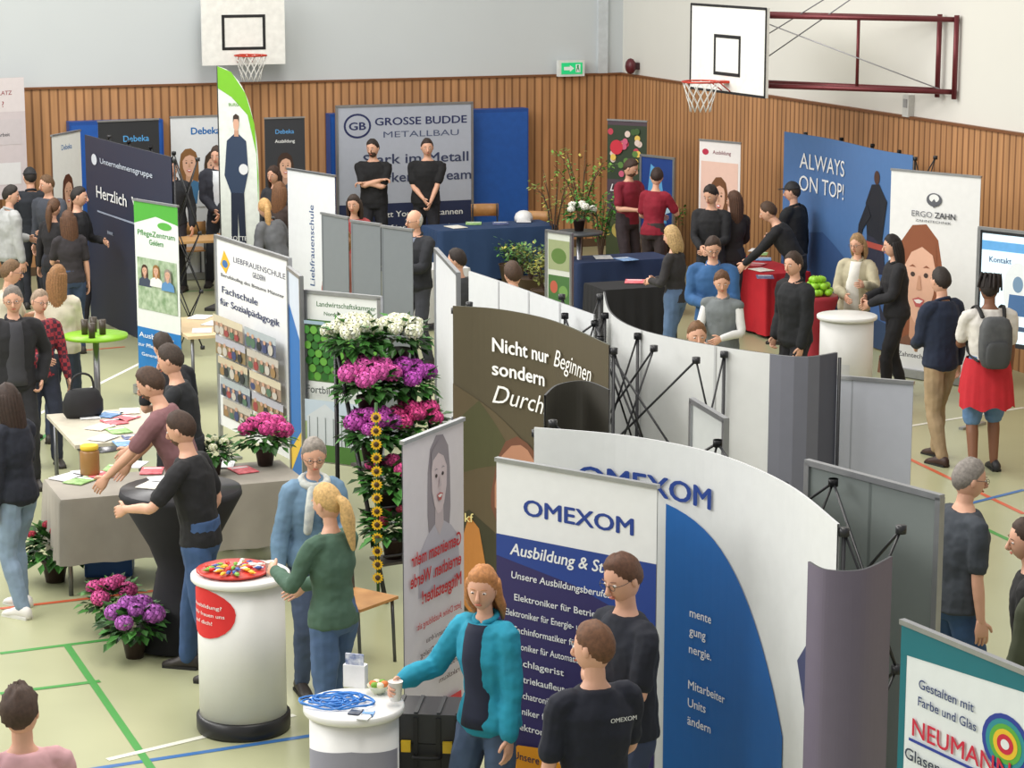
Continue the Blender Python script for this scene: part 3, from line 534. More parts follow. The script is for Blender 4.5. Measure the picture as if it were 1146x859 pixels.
b=B();b.box((0,0,.13),(.26,.22,.26),M((120,80,50)));b.box((0,-.08,.265),(.26,.06,.01),M((150,105,70)));b.build('cardboard_box',None,V(p.x,p.y,.03),.15,label='brown cardboard box standing in the blue crate',cat_='box')
p=G(586,247,.76);e=thing('safety_helmet','white safety helmet on blue table','helmet',V(p.x,p.y,.755),0)
b=B();b.lathe([(.13,0),(.13,.06),(.11,.11),(.06,.145),(.01,.155)],M((232,232,232),.3));b.build('shell',e);B().box((0,-.13,.01),(.2,.1,.012),M((232,232,232),.3)).build('brim',e)
cp=G(914,330,1.05)
for i in range(42):
    l=0 if i<20 else(1 if i<34 else 2);a=i*2.4;r=[.18,.12,.06][l]*math.sqrt(((i*7)%10+1)/10)
    b=B();b.ell((0,0,.04),(.042,.042,.038),M((140,195,40),.4),10);b.cyl((0,0,.075),(.004,0,.09),.003,.002,M((80,60,30)),5)
    b.build('green_apple',None,V(cp.x+r*math.cos(a),cp.y+r*math.sin(a),1.051+.062*l),0,label='bright green apple piled on the counter',cat_='apple',group='pile of green apples')
# ---------- plants ----------
_bl={}
def bloommesh(c,s):
    k=(c,s)
    if k in _bl: return _bl[k]
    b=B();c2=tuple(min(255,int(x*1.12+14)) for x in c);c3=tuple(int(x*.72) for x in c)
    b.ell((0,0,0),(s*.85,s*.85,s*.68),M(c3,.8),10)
    ms=[M(c,.75,var=.1),M(c2,.75,var=.1),M(tuple(int(x*.88) for x in c),.75)]
    for i in range(70):
        z=1-1.75*(i+.5)/70;r=math.sqrt(max(0,1-z*z));a=i*2.39996;n=V(r*math.cos(a),r*math.sin(a),z)
        p=V(n.x*s,n.y*s,n.z*s*.8);t=n.cross(V(.3,.2,1)).normalized();u=n.cross(t);w=s*.24
        b.add([p+t*w,p+n*w*.2+u*w,p-t*w,p+n*w*.2-u*w,p+n*w*.35],[(0,1,4),(1,2,4),(2,3,4),(3,0,4)],ms[i%3])
    o=b.build('tmp');_bl[k]=o.data;bpy.data.objects.remove(o);return _bl[k]
_fo={}
def foliage(rx,rz,n,col,key,ls=.09):
    k=(rx,rz,n,col,ls)
    if k in _fo: return _fo[k]
    b=B();ms=[M(col,.5),M(tuple(int(x*.7) for x in col),.5),M(tuple(min(255,int(x*1.35)) for x in col),.5)]
    for i in range(n):
        a=R.random()*6.283;q=R.uniform(-.5,1.2);r=R.uniform(.35,1)
        p=V(rx*r*math.cos(a)*math.cos(q*.9),rx*r*math.sin(a)*math.cos(q*.9),rz*math.sin(q)*r);d=(p.normalized()+V(R.uniform(-.5,.5),R.uniform(-.5,.5),R.uniform(-.5,.2))).normalized()
        s=d.cross(V(0,0,1));s=s.normalized() if s.length>.01 else V(1,0,0);up=s.cross(d);l=ls*R.uniform(.7,1.2);w=l*.33
        b.add([p,p+d*l*.5+s*w+up*l*.08,p+d*l-up*l*.1,p+d*l*.5-s*w+up*l*.08],[(0,1,2,3)],ms[i%3])
    o=b.build('tmp');_fo[k]=o.data;bpy.data.objects.remove(o);return _fo[k]
def hyd(loc,col,s=1.,nb=8,potc=(60,45,40),label='potted hydrangea',group='potted hydrangeas',bs=1.,nf=110):
    e=thing('potted_hydrangea',label,'potted plant',loc,R.random()*6,group)
    B().lathe([(.055*s,0),(.075*s,.12*s),(.08*s,.12*s),(.08*s,.135*s),(.06*s,.13*s)],M(potc,.5),n=16).build('pot',e)
    f=mko('foliage',foliage(.19,.14,nf,(52,98,40),0),e,V(0,0,.2*s));f.scale=(s,s,s)
    for i in range(nb):
        a=i*2.4;r=.17*math.sqrt((i+.4)/nb)*s;o=mko('bloom',bloommesh(col,.075),e,V(r*math.cos(a),r*math.sin(a),(.34-.9*r*r/(s*s)*3)*s));k=s*bs*R.uniform(.8,1.15);o.scale=(k,k,k)
PK=(205,75,140);PP=(165,85,170);WF=(228,230,200);MG=(190,40,110)
for x,y,c,s,n in((151,735,PP,1.1,7),(126,705,PK,1.05,6)): hyd(G(x,y),c,s,n,label='pink and purple hydrangea in a pot on the floor',bs=.85,nf=180)
for x,y,c in((62,650,(150,30,50)),(285,606,(160,40,50)),(250,606,(140,40,40))): hyd(G(x,y),c,1.3,6,label='leafy plant with small dark red flowers beneath the table',bs=.4,nf=240)
p=G(297,520,.755);hyd(p,(195,60,130),1.05,9,label='purple-pink hydrangea pot on the taupe table',group=None,bs=.85,nf=180)
p=G(240,530,.755);hyd(p,(232,234,190),.8,7,label='small white flowering pot plant on the table',group=None,bs=.6,nf=180)
# rack
rp=G(446,652,0);RZ=.5;e=thing('flower_rack','tall dark metal stepped flower rack','plant rack',rp,RZ);dk=M((58,56,58),.4,.5)
for sx in(-.32,.32): 
    B().cyl((sx,-.45,0),(sx,.35,1.75),.018,.018,dk,8).build('side_rail',e);B().cyl((sx,.38,0),(sx,.38,1.75),.018,.018,dk,8).build('rear_leg',e)
SH=[]
for i in range(5):
    z=.28+i*.325;y=-.33+i*.155;SH.append((y,z));B().box((0,y+.04,z),(.64,.24,.02),M((80,74,70),.5)).build('shelf',e)
    B().cyl((-.33,y-.1,z+.07),(.33,y-.1,z+.07),.01,.01,dk,6).build('front_bar',e)
cs=[(140,40,60),(190,60,120),MG,(175,60,150),(232,234,200)]
rm=Matrix.Rotation(RZ,3,'Z')
for i,(y,z) in enumerate(SH):
    for j,x in enumerate((-.17,.17)):
        c=cs[i]
        if i==3: c=[(195,75,150),(165,60,160)][j]
        if i==2: c=[(165,60,150),(195,55,120)][j]
        n=[3,4,9,10,11][i];bs=[.5,.7,.85,.85,.8][i]
        hyd(rp+rm@V(x+R.uniform(-.03,.03),y+.04,z+.012),c,R.uniform(1.05,1.2),n,label=('white' if i==4 else 'pink')+' hydrangea pot on the stepped rack',group='hydrangeas on the rack',bs=bs,nf=220)
g=thing('sunflower_garland','vertical garland of yellow artificial sunflowers hanging beside the rack','garland',rp+rm@V(-.36,-.4,0),0)
B().cyl((0,0,.0),(0,0,1.5),.012,.012,M((50,90,40)),6).build('stem_cord',g)
b=B()
for q in range(13):
    c=V(-.0,-.04,.2+q*.1);w=b
    for k in range(12):
        a=k*.5236;dd=V(math.cos(a),0,math.sin(a));s_=V(-math.sin(a),0,math.cos(a));b.add([c+dd*.015,c+dd*.03+s_*.009,c+dd*.045,c+dd*.03-s_*.009],[(0,1,2,3)],M((240,190,30),.6))
    b.ell(c,(.02,.012,.02),M((70,45,20)),8)
b.build('sunflower_heads',g)
def tree(px,py,h,label,col=(80,120,50),n=160,spread=.5):
    p=G(px,py);e=thing('potted_tree',label,'potted plant',p);B().lathe([(.13,0),(.18,.28),(.19,.28),(.16,.26)],M((90,70,55))).build('pot',e)
    b=B();tips=[];bm_=M((80,62,48))
    for i in range(9):
        a=i*.7;q=[V(0,0,.25),V(.05*math.cos(a),.05*math.sin(a),h*.5),V(spread*.5*math.cos(a),spread*.5*math.sin(a),h*R.uniform(.7,.85)),V(spread*math.cos(a),spread*math.sin(a),h*R.uniform(.8,1))]
        b.limb(q,[.014,.01,.006,.003],bm_,5);tips+=cat(q,5)[6:]
    b.build('branches',e);b=B();ms=[M(col),M(tuple(min(255,int(c*1.4)) for c in col)),M((200,190,90))]
    for i in range(n):
        c=R.choice(tips)+V(R.uniform(-.08,.08),R.uniform(-.08,.08),R.uniform(-.06,.06));d=V(R.uniform(-1,1),R.uniform(-1,1),R.uniform(-.6,.6)).normalized();s_=d.cross(V(0,0,1)).normalized();l=.07
        b.add([c,c+d*l*.5+s_*l*.3,c+d*l,c+d*l*.5-s_*l*.3],[(0,1,2,3)],ms[0 if i%5 else 2] if i%2 else ms[1])
    b.build('leaves',e)
tree(650,318,1.9,'slender budding tree in a pot',(85,120,50),260,.4);tree(620,312,1.5,'bare twiggy shrub with few leaves',(110,125,60),110,.3);tree(672,322,1.3,'leafy green shrub in a pot',(60,110,45),420,.3);tree(594,334,.75,'small bushy green plant',(80,105,60),380,.25);tree(610,348,.7,'small bushy plant with yellowish leaves',(110,115,60),300,.22);tree(748,298,.85,'green shrub beside counter',(60,110,45),260,.2);tree(573,318,.6,'low green plant in a pot',(75,115,60),240,.2)
hyd(G(648,258,1.1),(225,225,210),1,6,label='white potted flower on the high table',group=None,bs=.7)
panel('sign_board','small white garden picture board with green photographs','sign',G(612,258,1.25),G(640,262,1.25),1.25,.3,(206,210,202),[('r',.08,.1,.92,.45,(70,110,60)),('e',.3,.3,.15,.08,(180,90,70)),('e',.68,.25,.18,.08,(110,150,80)),('r',.08,.52,.92,.9,(150,160,120)),('e',.5,.7,.3,.1,(90,120,60))],kind='frame')
# ---------- people ----------
pend=[]
ct=bpy.data.textures.new('cloth_folds','CLOUDS');ct.noise_scale=.13;ct.noise_depth=2
def remeshlater(b,name,par,S,voxel,raw=None,it=3,label=None,fold=0):
    o=b.build(name,par,sc=S);m=o.modifiers.new('r','REMESH');m.mode='VOXEL';m.voxel_size=voxel;m.use_smooth_shade=True
    s=o.modifiers.new('s','SMOOTH');s.iterations=it;s.factor=.5
    if fold:
        d=o.modifiers.new('d','DISPLACE');d.texture=ct;d.strength=fold;d.mid_level=.42;d.texture_coords='LOCAL'
    pend.append((o,raw,S))
    if label: o['label']=label
    return o
def ik(a,t,l1,l2,pole):
    d=t-a;L=min(d.length,(l1+l2)*.998);d.normalize();x=(l1*l1-l2*l2+L*L)/(2*L);h=math.sqrt(max(0,l1*l1-x*x))
    p=pole-d*pole.dot(d);p=p.normalized() if p.length>1e-4 else V(0,0,-1)
    return a+d*x+p*h,a+d*L
AP={'down':((.25,.05,.84),(.3,-1,0)),'front':((.07,.3,1.08),(.6,-.4,-.8)),'cross':((-.13,.2,1.2),(1,.1,-.7)),'hip':((.22,.06,1.0),(1,-.7,.1)),'pocket':((.19,.08,.9),(.8,-1,0)),'reach':((.16,.52,1.1),(.5,-.3,-1)),'up':((.12,.34,1.2),(.6,-.3,-1)),'table':((.26,.42,.98),(.7,-.6,-.3)),'face':((.06,.2,1.42),(.6,.2,-1)),'side':((.45,.15,1.1),(.2,-.6,-1)),'clasp':((.05,.2,.93),(.8,-.6,0)),'back':((.1,-.17,.98),(1,-.4,0)),'talk':((.16,.33,1.22),(.6,-.3,-1))}
def hand(b,w,d,sg,m,curl=.5):
    d=d.normalized();n=V(-sg,.15,-.35);n=n-d*n.dot(d);n=n.normalized();s=n.cross(d)*sg
    if s.dot(V(0,1,.4))<0: s=-s
    rg=[]
    for t,rx,ry in((-.02,.022,.02),(.01,.03,.018),(.05,.041,.016),(.085,.04,.012),(.095,.03,.008)):
        c=w+d*t;rg.append([c+s*rx*math.cos(q*.6283)+n*ry*math.sin(q*.6283) for q in range(10)])
    b.loft(rg,m)
    for i,(o,l) in enumerate(((.03,.068),(.01,.078),(-.01,.073),(-.029,.056))):
        p0=w+d*.082+s*o;p1=p0+(d*math.cos(curl*.5)+n*math.sin(curl*.5))*l*.42;p2=p1+(d*math.cos(curl*1.4)+n*math.sin(curl*1.4))*l*.33;p3=p2+(d*math.cos(curl*2.2)+n*math.sin(curl*2.2))*l*.25
        b.limb([p0,p1,p2,p3],[.0092,.0086,.0078,.0065],m,6,k=1)
    p0=w+d*.025+s*.028;p1=p0+(s*.75+d*.6+n*.2).normalized()*.032;p2=p1+(s*.35+d*.9+n*.3).normalized()*.03
    b.limb([p0,p1,p2],[.013,.011,.008],m,6,k=2)
def headpt(d):
    x,y,z=d;p=V(x*.077,y*.097,z*.117)
    if z<0:
        t=-z;p.x*=1-.26*t*t
        if y<0: p.y*=1-.3*t
        else: p.y*=1+.03*t
    if y>0:
        p.y*=.95
        for sx in(-1,1): p.y-=.005*math.exp(-((x-sx*.4)**2+(z-.08)**2)/.03)
    return p
def sph(n,m_,fn):
    rg=[]
    for i in range(n+1):
        a=math.pi*(i+.05)/(n+.1)-math.pi/2
        rg.append([fn(V(math.cos(a)*math.cos(t),math.cos(a)*math.sin(t),math.sin(a))) for t in [2*math.pi*j/m_ for j in range(m_)]])
    return rg
SK=(218,168,142)
RP=random.Random(3)
def person(px,py,h,yaw,top,bot,hair,label,sex='m',ra='down',la='down',lean=None,hs='short',sl='s',jk=0,shoes=(50,45,42),hy=None,hp=.12,inner=None,gl=0,beard=0,skin=SK,stp=None,shorts=0,hem=None,build=1.,tl=None,det=0,lat=None,rat=None,held=None,toptex=None,seat=0,scarf=None,hip=0):
    S=h/1.75;f=sex=='f'
    if lean is None: lean=RP.uniform(.0,.09)
    if hy is None: hy=RP.uniform(-34,34)
    if stp is None: stp=RP.choice([-1,1])*RP.uniform(.04,.15)
    if not det: yaw+=RP.uniform(-14,14)
    tl_=RP.uniform(-.1,.1)
    sw_=RP.uniform(-.04,.04)
    le=lean
    def Up(p):
        k=min(1,max(0,(p.z-.92)/.25));a=-le*k
        q=p-V(0,0,.95);return V(q.x+sw_*max(0,1-abs(p.z-1.0)*2.2),q.y*math.cos(a)-q.z*math.sin(a),q.y*math.sin(a)+q.z*math.cos(a))+V(0,0,.95)
    hc=Up(V(0,.02,1.633));hr=Matrix.Rotation(math.radians(hy),3,'Z')@Matrix.Rotation(-(le*.5+hp),3,'X')@Matrix.Rotation(tl_,3,'Y')
    topz=(hc+V(0,0,.117)).z*S;yw=math.radians(yaw);rz=Matrix.Rotation(yw,3,'Z')
    loc=G(px,py,topz)-rz@(V(hc.x,hc.y,0)*S);loc.z=0
    e=thing('person',label,'person',loc,yw)
    sm=M(skin,.55,var=.03);sw=(.158 if f else .183)*build
    if f: T=[(.84,.12,.095),(.90,.165,.118),(.97,.16,.115),(1.06,.125,.095),(1.14,.125,.098),(1.26,.143,.118),(1.34,.145,.105),(1.41,.12,.085),(1.45,.075,.06),(1.49,.05,.052)]
    else: T=[(.84,.125,.1),(.90,.162,.118),(.97,.158,.112),(1.06,.15,.105),(1.14,.155,.108),(1.26,.17,.12),(1.34,.172,.115),(1.41,.138,.09),(1.455,.083,.066),(1.49,.056,.057)]
    def torso(b,i,z0,z1,m):
        rg=[]
        L=[t for t in T if z0-.03<t[0]<=z1]
        L=[(z0,)+L[0][1:]]+[t for t in L if t[0]>z0+.01]
        for z,rx,ry in L:
            rg.append([Up(V((rx*build+i)*math.cos(q*.3927),(ry*build+i)*math.sin(q*.3927),z)) for q in range(16)])
        b.loft(rg,m)
    arms=[]
    for sg,an,at in((1,ra,rat),(-1,la,lat)):
        t,pl=AP[an] if isinstance(an,str) else (an,(.5,-.5,-.8))
        if at: t=at
        else: t=(t[0]+RP.uniform(-.03,.03),t[1]+RP.uniform(-.04,.04),t[2]+RP.uniform(-.05,.05))
        sh=Up(V(sg*(sw-.005),0,1.395));tg=V(sg*t[0],t[1],t[2]);el,wr=ik(sh,tg,.28,.25,V(sg*pl[0],pl[1],pl[2]));arms.append((sg,sh,el,wr))
    legs=[]
    for sg in(1,-1):
        ft=V(sg*.11,sg*stp,.085);kn,an=ik(V(sg*.085+sw_*.5,0,.88),ft,.415,.40,V(sg*.1,1,0));legs.append((sg,V(sg*.085+sw_*.5,0,.88),kn,an))
    b=B();torso(b,-.006,.84,1.5,sm)
    b.limb([Up(V(0,-.01,1.42)),Up(V(0,.0,1.5)),hc+V(0,-.012,-.06)],[.055,.05,.05] if not f else [.047,.043,.043],sm)
    for sg,sh,el,wr in arms: b.limb([sh,sh.lerp(el,.5),el,el.lerp(wr,.35),wr],[.046,.042,.035,.036,.024],sm)
    for sg,hp_,kn,an in legs: b.limb([hp_,hp_.lerp(kn,.4),kn,kn.lerp(an,.3),an],[.08,.075,.053,.056,.037],sm)
    raw=B();hx=lambda p:hc+hr@V(*p)
    raw.loft(sph(14,20,lambda d:hc+hr@headpt(d)),sm)
    raw.limb([hx((0,.083,.026)),hx((0,.096,0)),hx((0,.107,-.024)),hx((0,.097,-.032))],[.006,.008,.0125,.011],sm,8)
    lip=M(tuple(int(a*q) for a,q in zip(skin,(.88,.66,.64))),.5)
    raw.ell(hx((0,.089,-.057)),(.022,.007,.006),lip,8,hr)
    for sx in(-1,1): raw.ell(hx((sx*.077,-.004,-.004)),(.009,.018,.03),sm,8,hr)
    for sg,sh,el,wr in arms:
        nm_=ra if sg>0 else la
        hand(raw,wr,(wr-el)+V(0,0,-.04),sg,sm,.9 if nm_ in('up','clasp','cross','pocket') else .4)
    vx=.012*S if not det else .009*S
    remeshlater(b,'body',e,S,vx,raw,2)
    b=B()
    for sx in(-1,1):
        b.ell(hx((sx*.031,.0795,.008)),(.0125,.008,.006),M((228,222,216),.3),8,hr);b.ell(hx((sx*.031,.086,.008)),(.0052,.003,.0052),M((60,45,38),.3),8,hr)
    b.build('eyes',e,sc=S)
    hm=M(hair,.7,var=.25,sc=60)
    b=B();eb=M(mixc(hair,skin,.35),.7)
    for sx in(-1,1): b.limb([hx((sx*.016,.088,.027)),hx((sx*.032,.088,.032)),hx((sx*.046,.078,.027))],[.0022,.003,.002],eb,5)
    b.build('eyebrows',e,sc=S)
    if gl:
        b=B();gm=M((50,48,50),.3)
        for sx in(-1,1):
            b.limb([hx((sx*.032+.021*math.cos(t*.7854),.098,.006+.015*math.sin(t*.7854))) for t in range(9)],[.0016]*9,gm,5,k=1,rnd=False)
            b.limb([hx((sx*.053,.097,.012)),hx((sx*.078,.06,.012)),hx((sx*.08,.0,.012))],[.0016]*3,gm,5)
        b.limb([hx((-.011,.099,.01)),hx((.011,.099,.01))],[.0016]*2,gm,5);b.build('glasses',e,sc=S)
    if beard:
        b=B();b.loft(sph(12,18,lambda d:hc+hr@(headpt(d)*(1+.06*min(1,max(-.3,(d.y*.8-d.z*1.3-1.05)*5))))),M(mixc(hair,skin,.25),.8,var=.2,sc=60));b.build('beard',e,sc=S)
    th={'short':.11,'bald':.02,'curly':.2,'long':.13,'pony':.09,'bob':.15,'dread':.16,'cap':.09}[hs]
    if hs=='short': th=RP.uniform(.09,.16)
    prt=RP.uniform(-.3,.3)
    def hf(d):
        if hs=='bald': v=(-d.y*.8-abs(d.z+.1)*1.2+.25)*4
        else: v=(.95*d.z-.9*max(d.y,0)-.6*min(d.y,0)+(.1 if hs in('long','bob') else .03)+.06*math.sin(d.x*5+prt*6)*(d.y>0))*5
        v=min(1,max(-.5,v));k=1+v*th*(1+.25*math.sin(d.x*9+prt*9)*math.sin(d.y*7)+R.uniform(-.15,.15)*(3 if hs=='curly' else 1))
        if v<=0: k=.96
        return hc+hr@(headpt(d)*k)
    b=B();b.loft(sph(18,28,hf),hm)
    if hs in('long','bob'):
        L=.24 if hs=='long' else .07
        for q in range(-6,7):
            a=q*(.26 if hs=='long' else .24);x=math.sin(a);y=-math.cos(a)
            P=[hc+hr@V(x*.078,y*.085,.03),hc+hr@V(x*.085,y*.092-.005,-.06),hc+hr@V(x*.082,y*.07,-.08)+V(0,-.035,-L*.45),hc+hr@V(x*.075,y*.06,-.08)+V(0,-.05,-L-R.uniform(0,.03))]
            b.limb(P,[.022,.024,.023,.01],hm,6,k=2)
    if hs=='pony': b.limb([hc+hr@V(0,-.09,.02),hc+hr@V(0,-.13,-.02),hc+hr@V(0,-.125,-.12),hc+hr@V(0,-.11,-.3)],[.025,.034,.046,.014],hm,8)
    if hs=='dread':
        for q in range(26):
            a=q*2.4;r=.06*math.sqrt(q/26);p=V(r*math.cos(a),r*math.sin(a)-.01,.09);b.limb([hx(p),hx((p.x*1.5,p.y*1.5,.135)),hx((p.x*1.9,p.y*1.9-.02,.03-.05*R.random()))],[.012,.012,.009],hm,5,k=2)
    b.build('hair',e,sc=S)
    if hs=='cap':
        b=B();cm=M((28,28,32));b.loft(sph(10,18,lambda d:hc+hr@(headpt(V(d.x,d.y,max(d.z,.3)))*1.16)),cm);b.ell(hx((0,.12,.05)),(.06,.06,.008),cm,10,hr);b.build('cap',e,sc=S)
    i=.012+(.011 if jk else 0);z0=hem or (.85 if jk else .89);tm=toptex or M(top,.85,var=.12,sc=9)
    b=B();torso(b,i,z0,1.475,tm)
    for sg,sh,el,wr in arms:
        st=Up(V(sg*sw*.55,0,1.4))
        if sl=='l': b.limb([st,sh,sh.lerp(el,.5),el,el.lerp(wr,.4),el.lerp(wr,.95)],[.045+i,.047+i,.043+i,.037+i,.036+i,.026+i],tm)
        elif sl=='n': b.limb([st,sh],[.045+i,.045+i],tm)
        else: b.limb([st,sh,sh.lerp(el,.45),sh.lerp(el,.75)],[.045+i,.046+i,.046+i,.048+i],tm)
    remeshlater(b,'jacket' if jk else 'shirt',e,S,.012*S if not det else .009*S,None,3,fold=.03 if det else .025)
    if sl=='n':
        b=B()
        for sg,sh,el,wr in arms: b.limb([sh,sh.lerp(el,.5),el,el.lerp(wr,.4),el.lerp(wr,.95)],[.05,.05,.046,.044,.034],M((220,220,218),.85,var=.08))
        b.build('shirt_sleeves',e,sc=S)
    if jk:
        b=B();b.limb([Up(V(.06*math.cos(t),-.005+.06*math.sin(t),1.472-.02*math.sin(t))) for t in [2.2+q*.43 for q in range(14)]],[.016]*14,tm,6,k=1);b.build('collar',e,sc=S)
    if scarf:
        b=B();sf=M(scarf,.9,c2=mixc(scarf,(120,130,140),.5),sc=20)
        b.limb([Up(V(.085*math.cos(t*.4488),.02+.08*math.sin(t*.4488),1.455-.02*math.sin(t*.4488))) for t in range(15)],[.03]*15,sf,8,k=1)
        b.limb([Up(V(.04,.11,1.42)),Up(V(.06,.15,1.3)),Up(V(.07,.15,1.15))],[.03,.035,.03],sf,8);b.limb([Up(V(-.04,.11,1.42)),Up(V(-.06,.15,1.3)),Up(V(-.06,.15,1.2))],[.03,.035,.03],sf,8);b.build('scarf',e,sc=S)
    if inner:
        rg=[]
        for z,rx,ry in T:
            if z<z0+.03 or z>1.46: continue
            wz=.07+.06*max(0,(1.45-z))
            rg.append([Up(V(wz*math.cos(q*.3927),(ry*build+i-.045)+.06*math.sin(q*.3927),z)) for q in range(16)])
        b=B();b.loft(rg,M(inner,.8,var=.08));b.build('inner_shirt',e,sc=S)
    bm_=M(bot,.85,var=.14,sc=7);b=B()
    rg=[[V((rx*build+.01)*math.cos(q*.3927)+sw_*.6,(ry*build+.01)*math.sin(q*.3927),z) for q in range(16)] for z,rx,ry in T[:4]];b.loft(rg,bm_)
    for sg,hp_,kn,an in legs:
        if shorts: b.limb([hp_,hp_.lerp(kn,.4),hp_.lerp(kn,.95)],[.096,.098,.088],bm_)
        else: b.limb([hp_,hp_.lerp(kn,.4),kn,kn.lerp(an,.3),an+V(0,0,-.0)],[.094,.087,.067,.066,.054],bm_)
    remeshlater(b,'shorts' if shorts else 'trousers',e,S,.012*S if not det else .009*S,None,3,fold=.024)
    for sg,hp_,kn,an in legs:
        b=B();sh_=M(shoes,.5);rg=[]
        for y,rx,t in((-.085,.02,.05),(-.07,.036,.085),(-.02,.038,.1),(.04,.04,.085),(.1,.047,.06),(.15,.044,.045),(.18,.022,.03)):
            rg.append([V(an.x+sg*.012+rx*math.cos(q*.5236),an.y+y,max(.0,t*.5+t*.55*math.sin(q*.5236))) for q in range(12)])
        b.loft(rg,sh_);b.box((an.x+sg*.012,an.y+.05,.01),(.08,.24,.02),M((220,220,215) if sum(shoes)>300 else (30,30,30)));b.build('shoe',e,sc=S)
    return e,loc,S,rz,arms,hc
pw=person
pw(202,460,1.8,75,(30,30,33),(58,84,124),(60,42,32),'bearded person, black polo, jeans, leaning on black high table','m','pocket',lat=(.2,.42,1.13),la='table',lean=.14,beard=1,det=1,stp=.16,hp=.25,hy=0)
pw(168,411,1.84,80,(128,90,94),(50,50,56),(70,50,38),'person in mauve t-shirt reaching over the long table','m','reach','reach',lean=.3,hp=.3,rat=(.25,.55,.9),lat=(.2,.58,.88),det=1,beard=1,hy=0)
pw(190,386,1.78,95,(30,32,36),(38,40,48),(60,48,40),'person in black shirt standing at the brochure table','m','table','table',lean=.15,hp=.25)
pw(182,373,1.66,20,(34,34,38),(38,38,44),(50,38,30),'person in dark top bending over','m','front','front',lean=.3)
P4=pw(8,430,1.68,60,(32,36,48),(130,150,172),(50,34,26),'person with long brown hair, dark jacket, holding pink flower','f','front','down',hs='long',sl='l',jk=1,shoes=(225,222,218),det=1)
pw(14,320,1.8,-150,(34,34,38),(40,40,44),(120,112,105),'older person in black jacket with grey hair','m','down','pocket',sl='l',jk=1,inner=(60,60,66),gl=1)
pw(44,324,1.64,-160,(150,50,60),(45,50,66),(150,130,110),'person in red checked shirt with glasses','f','front','down',sl='l',gl=1,hs='short',toptex=M((160,50,62),.8,tex='check',sc=28,c2=(70,35,50)))
pw(64,297,1.7,10,(212,204,186),(52,60,80),(140,100,62),'person with long light brown hair in cream sweater','f','front','down',hs='long',sl='l')
pw(12,291,1.76,-100,(196,190,170),(50,50,60),(110,84,58),'person with glasses in light shirt','m','down','talk',gl=1)
pw(12,208,1.76,-60,(176,178,178),(60,64,72),(40,34,30),'person in light grey hooded sweatshirt','m','down','front',sl='l',jk=1)
pw(33,188,1.8,30,(34,38,46),(36,38,46),(36,30,28),'person in dark jacket and cap','m','down','down',sl='l',jk=1,hs='cap')
pw(60,222,1.66,-20,(36,34,38),(40,42,52),(90,62,42),'person with tied brown hair in black top','f','talk','down',sl='l',hs='pony')
pw(88,209,1.8,-110,(30,30,34),(36,36,42),(34,28,26),'person in black sweater with dark hair','m','down','front',sl='l')
pw(76,236,1.66,20,(48,44,48),(56,72,100),(88,58,38),'person with long brown hair in black t-shirt','f','down','front',hs='long')
pw(192,178,1.78,170,(30,32,38),(36,36,44),(50,38,30),'person in dark jacket facing the hall','m','down','down',sl='l',jk=1)
pw(218,168,1.74,-150,(120,110,100),(48,48,56),(180,150,100),'person with blond hair in beige top','f','down','front',sl='l',hs='long')
pw(243,164,1.9,175,(44,46,56),(40,42,50),(60,44,34),'person in dark suit jacket','m','clasp','clasp',sl='l',jk=1,inner=(215,220,226))
pw(306,186,1.74,160,(50,52,58),(40,42,50),(60,40,30),'person in dark top beside the feather flag','f','down','talk',sl='l',hs='long')
pw(296,222,1.72,60,(96,98,102),(50,54,64),(190,150,96),'person with blond tied hair in grey jacket leaning forward','f','front','front',lean=.35,sl='l',jk=1,hs='pony')
pw(313,204,1.7,-30,(60,48,44),(46,50,64),(110,74,46),'person with long brown hair','f','down','front',hs='long',sl='l')
pw(384,256,1.66,-150,(150,90,80),(60,60,70),(150,110,70),'person with light brown hair behind grey banners','f','down','down',hs='bob',sl='l')
pw(396,218,1.7,170,(150,60,60),(60,60,70),(50,36,28),'person in red top behind banners','f','down','down',hs='long',sl='l')
pw(464,235,1.76,150,(36,38,44),(60,62,70),(190,188,184),'older bald person in dark jacket and light shirt','m','down','front',hs='bald',sl='l',jk=1,inner=(120,130,150),gl=1,build=1.1)
pw(417,156,1.88,-172,(24,24,27),(30,30,36),(40,30,26),'person in black t-shirt with beard and crossed arms','m','cross','cross',beard=1,build=1.1,hy=-15)
pw(478,155,1.88,178,(24,24,27),(30,30,36),(48,34,28),'person in black t-shirt standing with hands clasped','m','clasp','clasp',build=1.12,hy=10)
pw(511,279,1.7,40,(60,62,66),(50,50,60),(40,30,26),'person with dark hair behind white panel','m')
pw(574,293,1.76,0,(60,60,70),(50,50,60),(70,50,36),'person with brown hair behind the white wall','m')
pw(706,178,1.8,-140,(130,28,48),(50,40,44),(60,42,32),'person in dark red polo shirt','m','front','front',beard=1,hp=.35)
pw(735,188,1.76,-30,(140,26,46),(60,50,50),(50,34,28),'person in dark red polo shirt seen from the side','f','talk','front',hs='short',hp=.3)
pw(796,207,1.8,170,(30,30,34),(40,40,46),(40,30,26),'person in black top looking down','m','front','front',hp=.4,sl='l')
pw(822,214,1.7,20,(40,34,36),(44,44,54),(78,50,34),'person with long brown hair in black sweater','f','front','down',hs='long',sl='l')
pw(860,226,1.76,85,(30,30,34),(40,40,46),(70,50,36),'person in black top bending over the red table','m','reach','reach',lean=.5,sl='l',rat=(.15,.62,.9),lat=(.2,.62,.9))
pw(887,204,1.78,60,(28,30,34),(36,36,42),(50,38,30),'person in black jacket and cap','m','down','front',sl='l',jk=1,hs='cap')
pw(752,253,1.68,60,(46,44,46),(84,108,140),(180,150,104),'person with blond hair in dark top and jeans','f','front','front',hs='bob',sl='l')
pw(798,264,1.78,165,(50,92,140),(46,54,74),(58,42,34),'person with glasses in blue jacket looking down','m','front','front',gl=1,hp=.45,sl='l',jk=1,build=1.05)
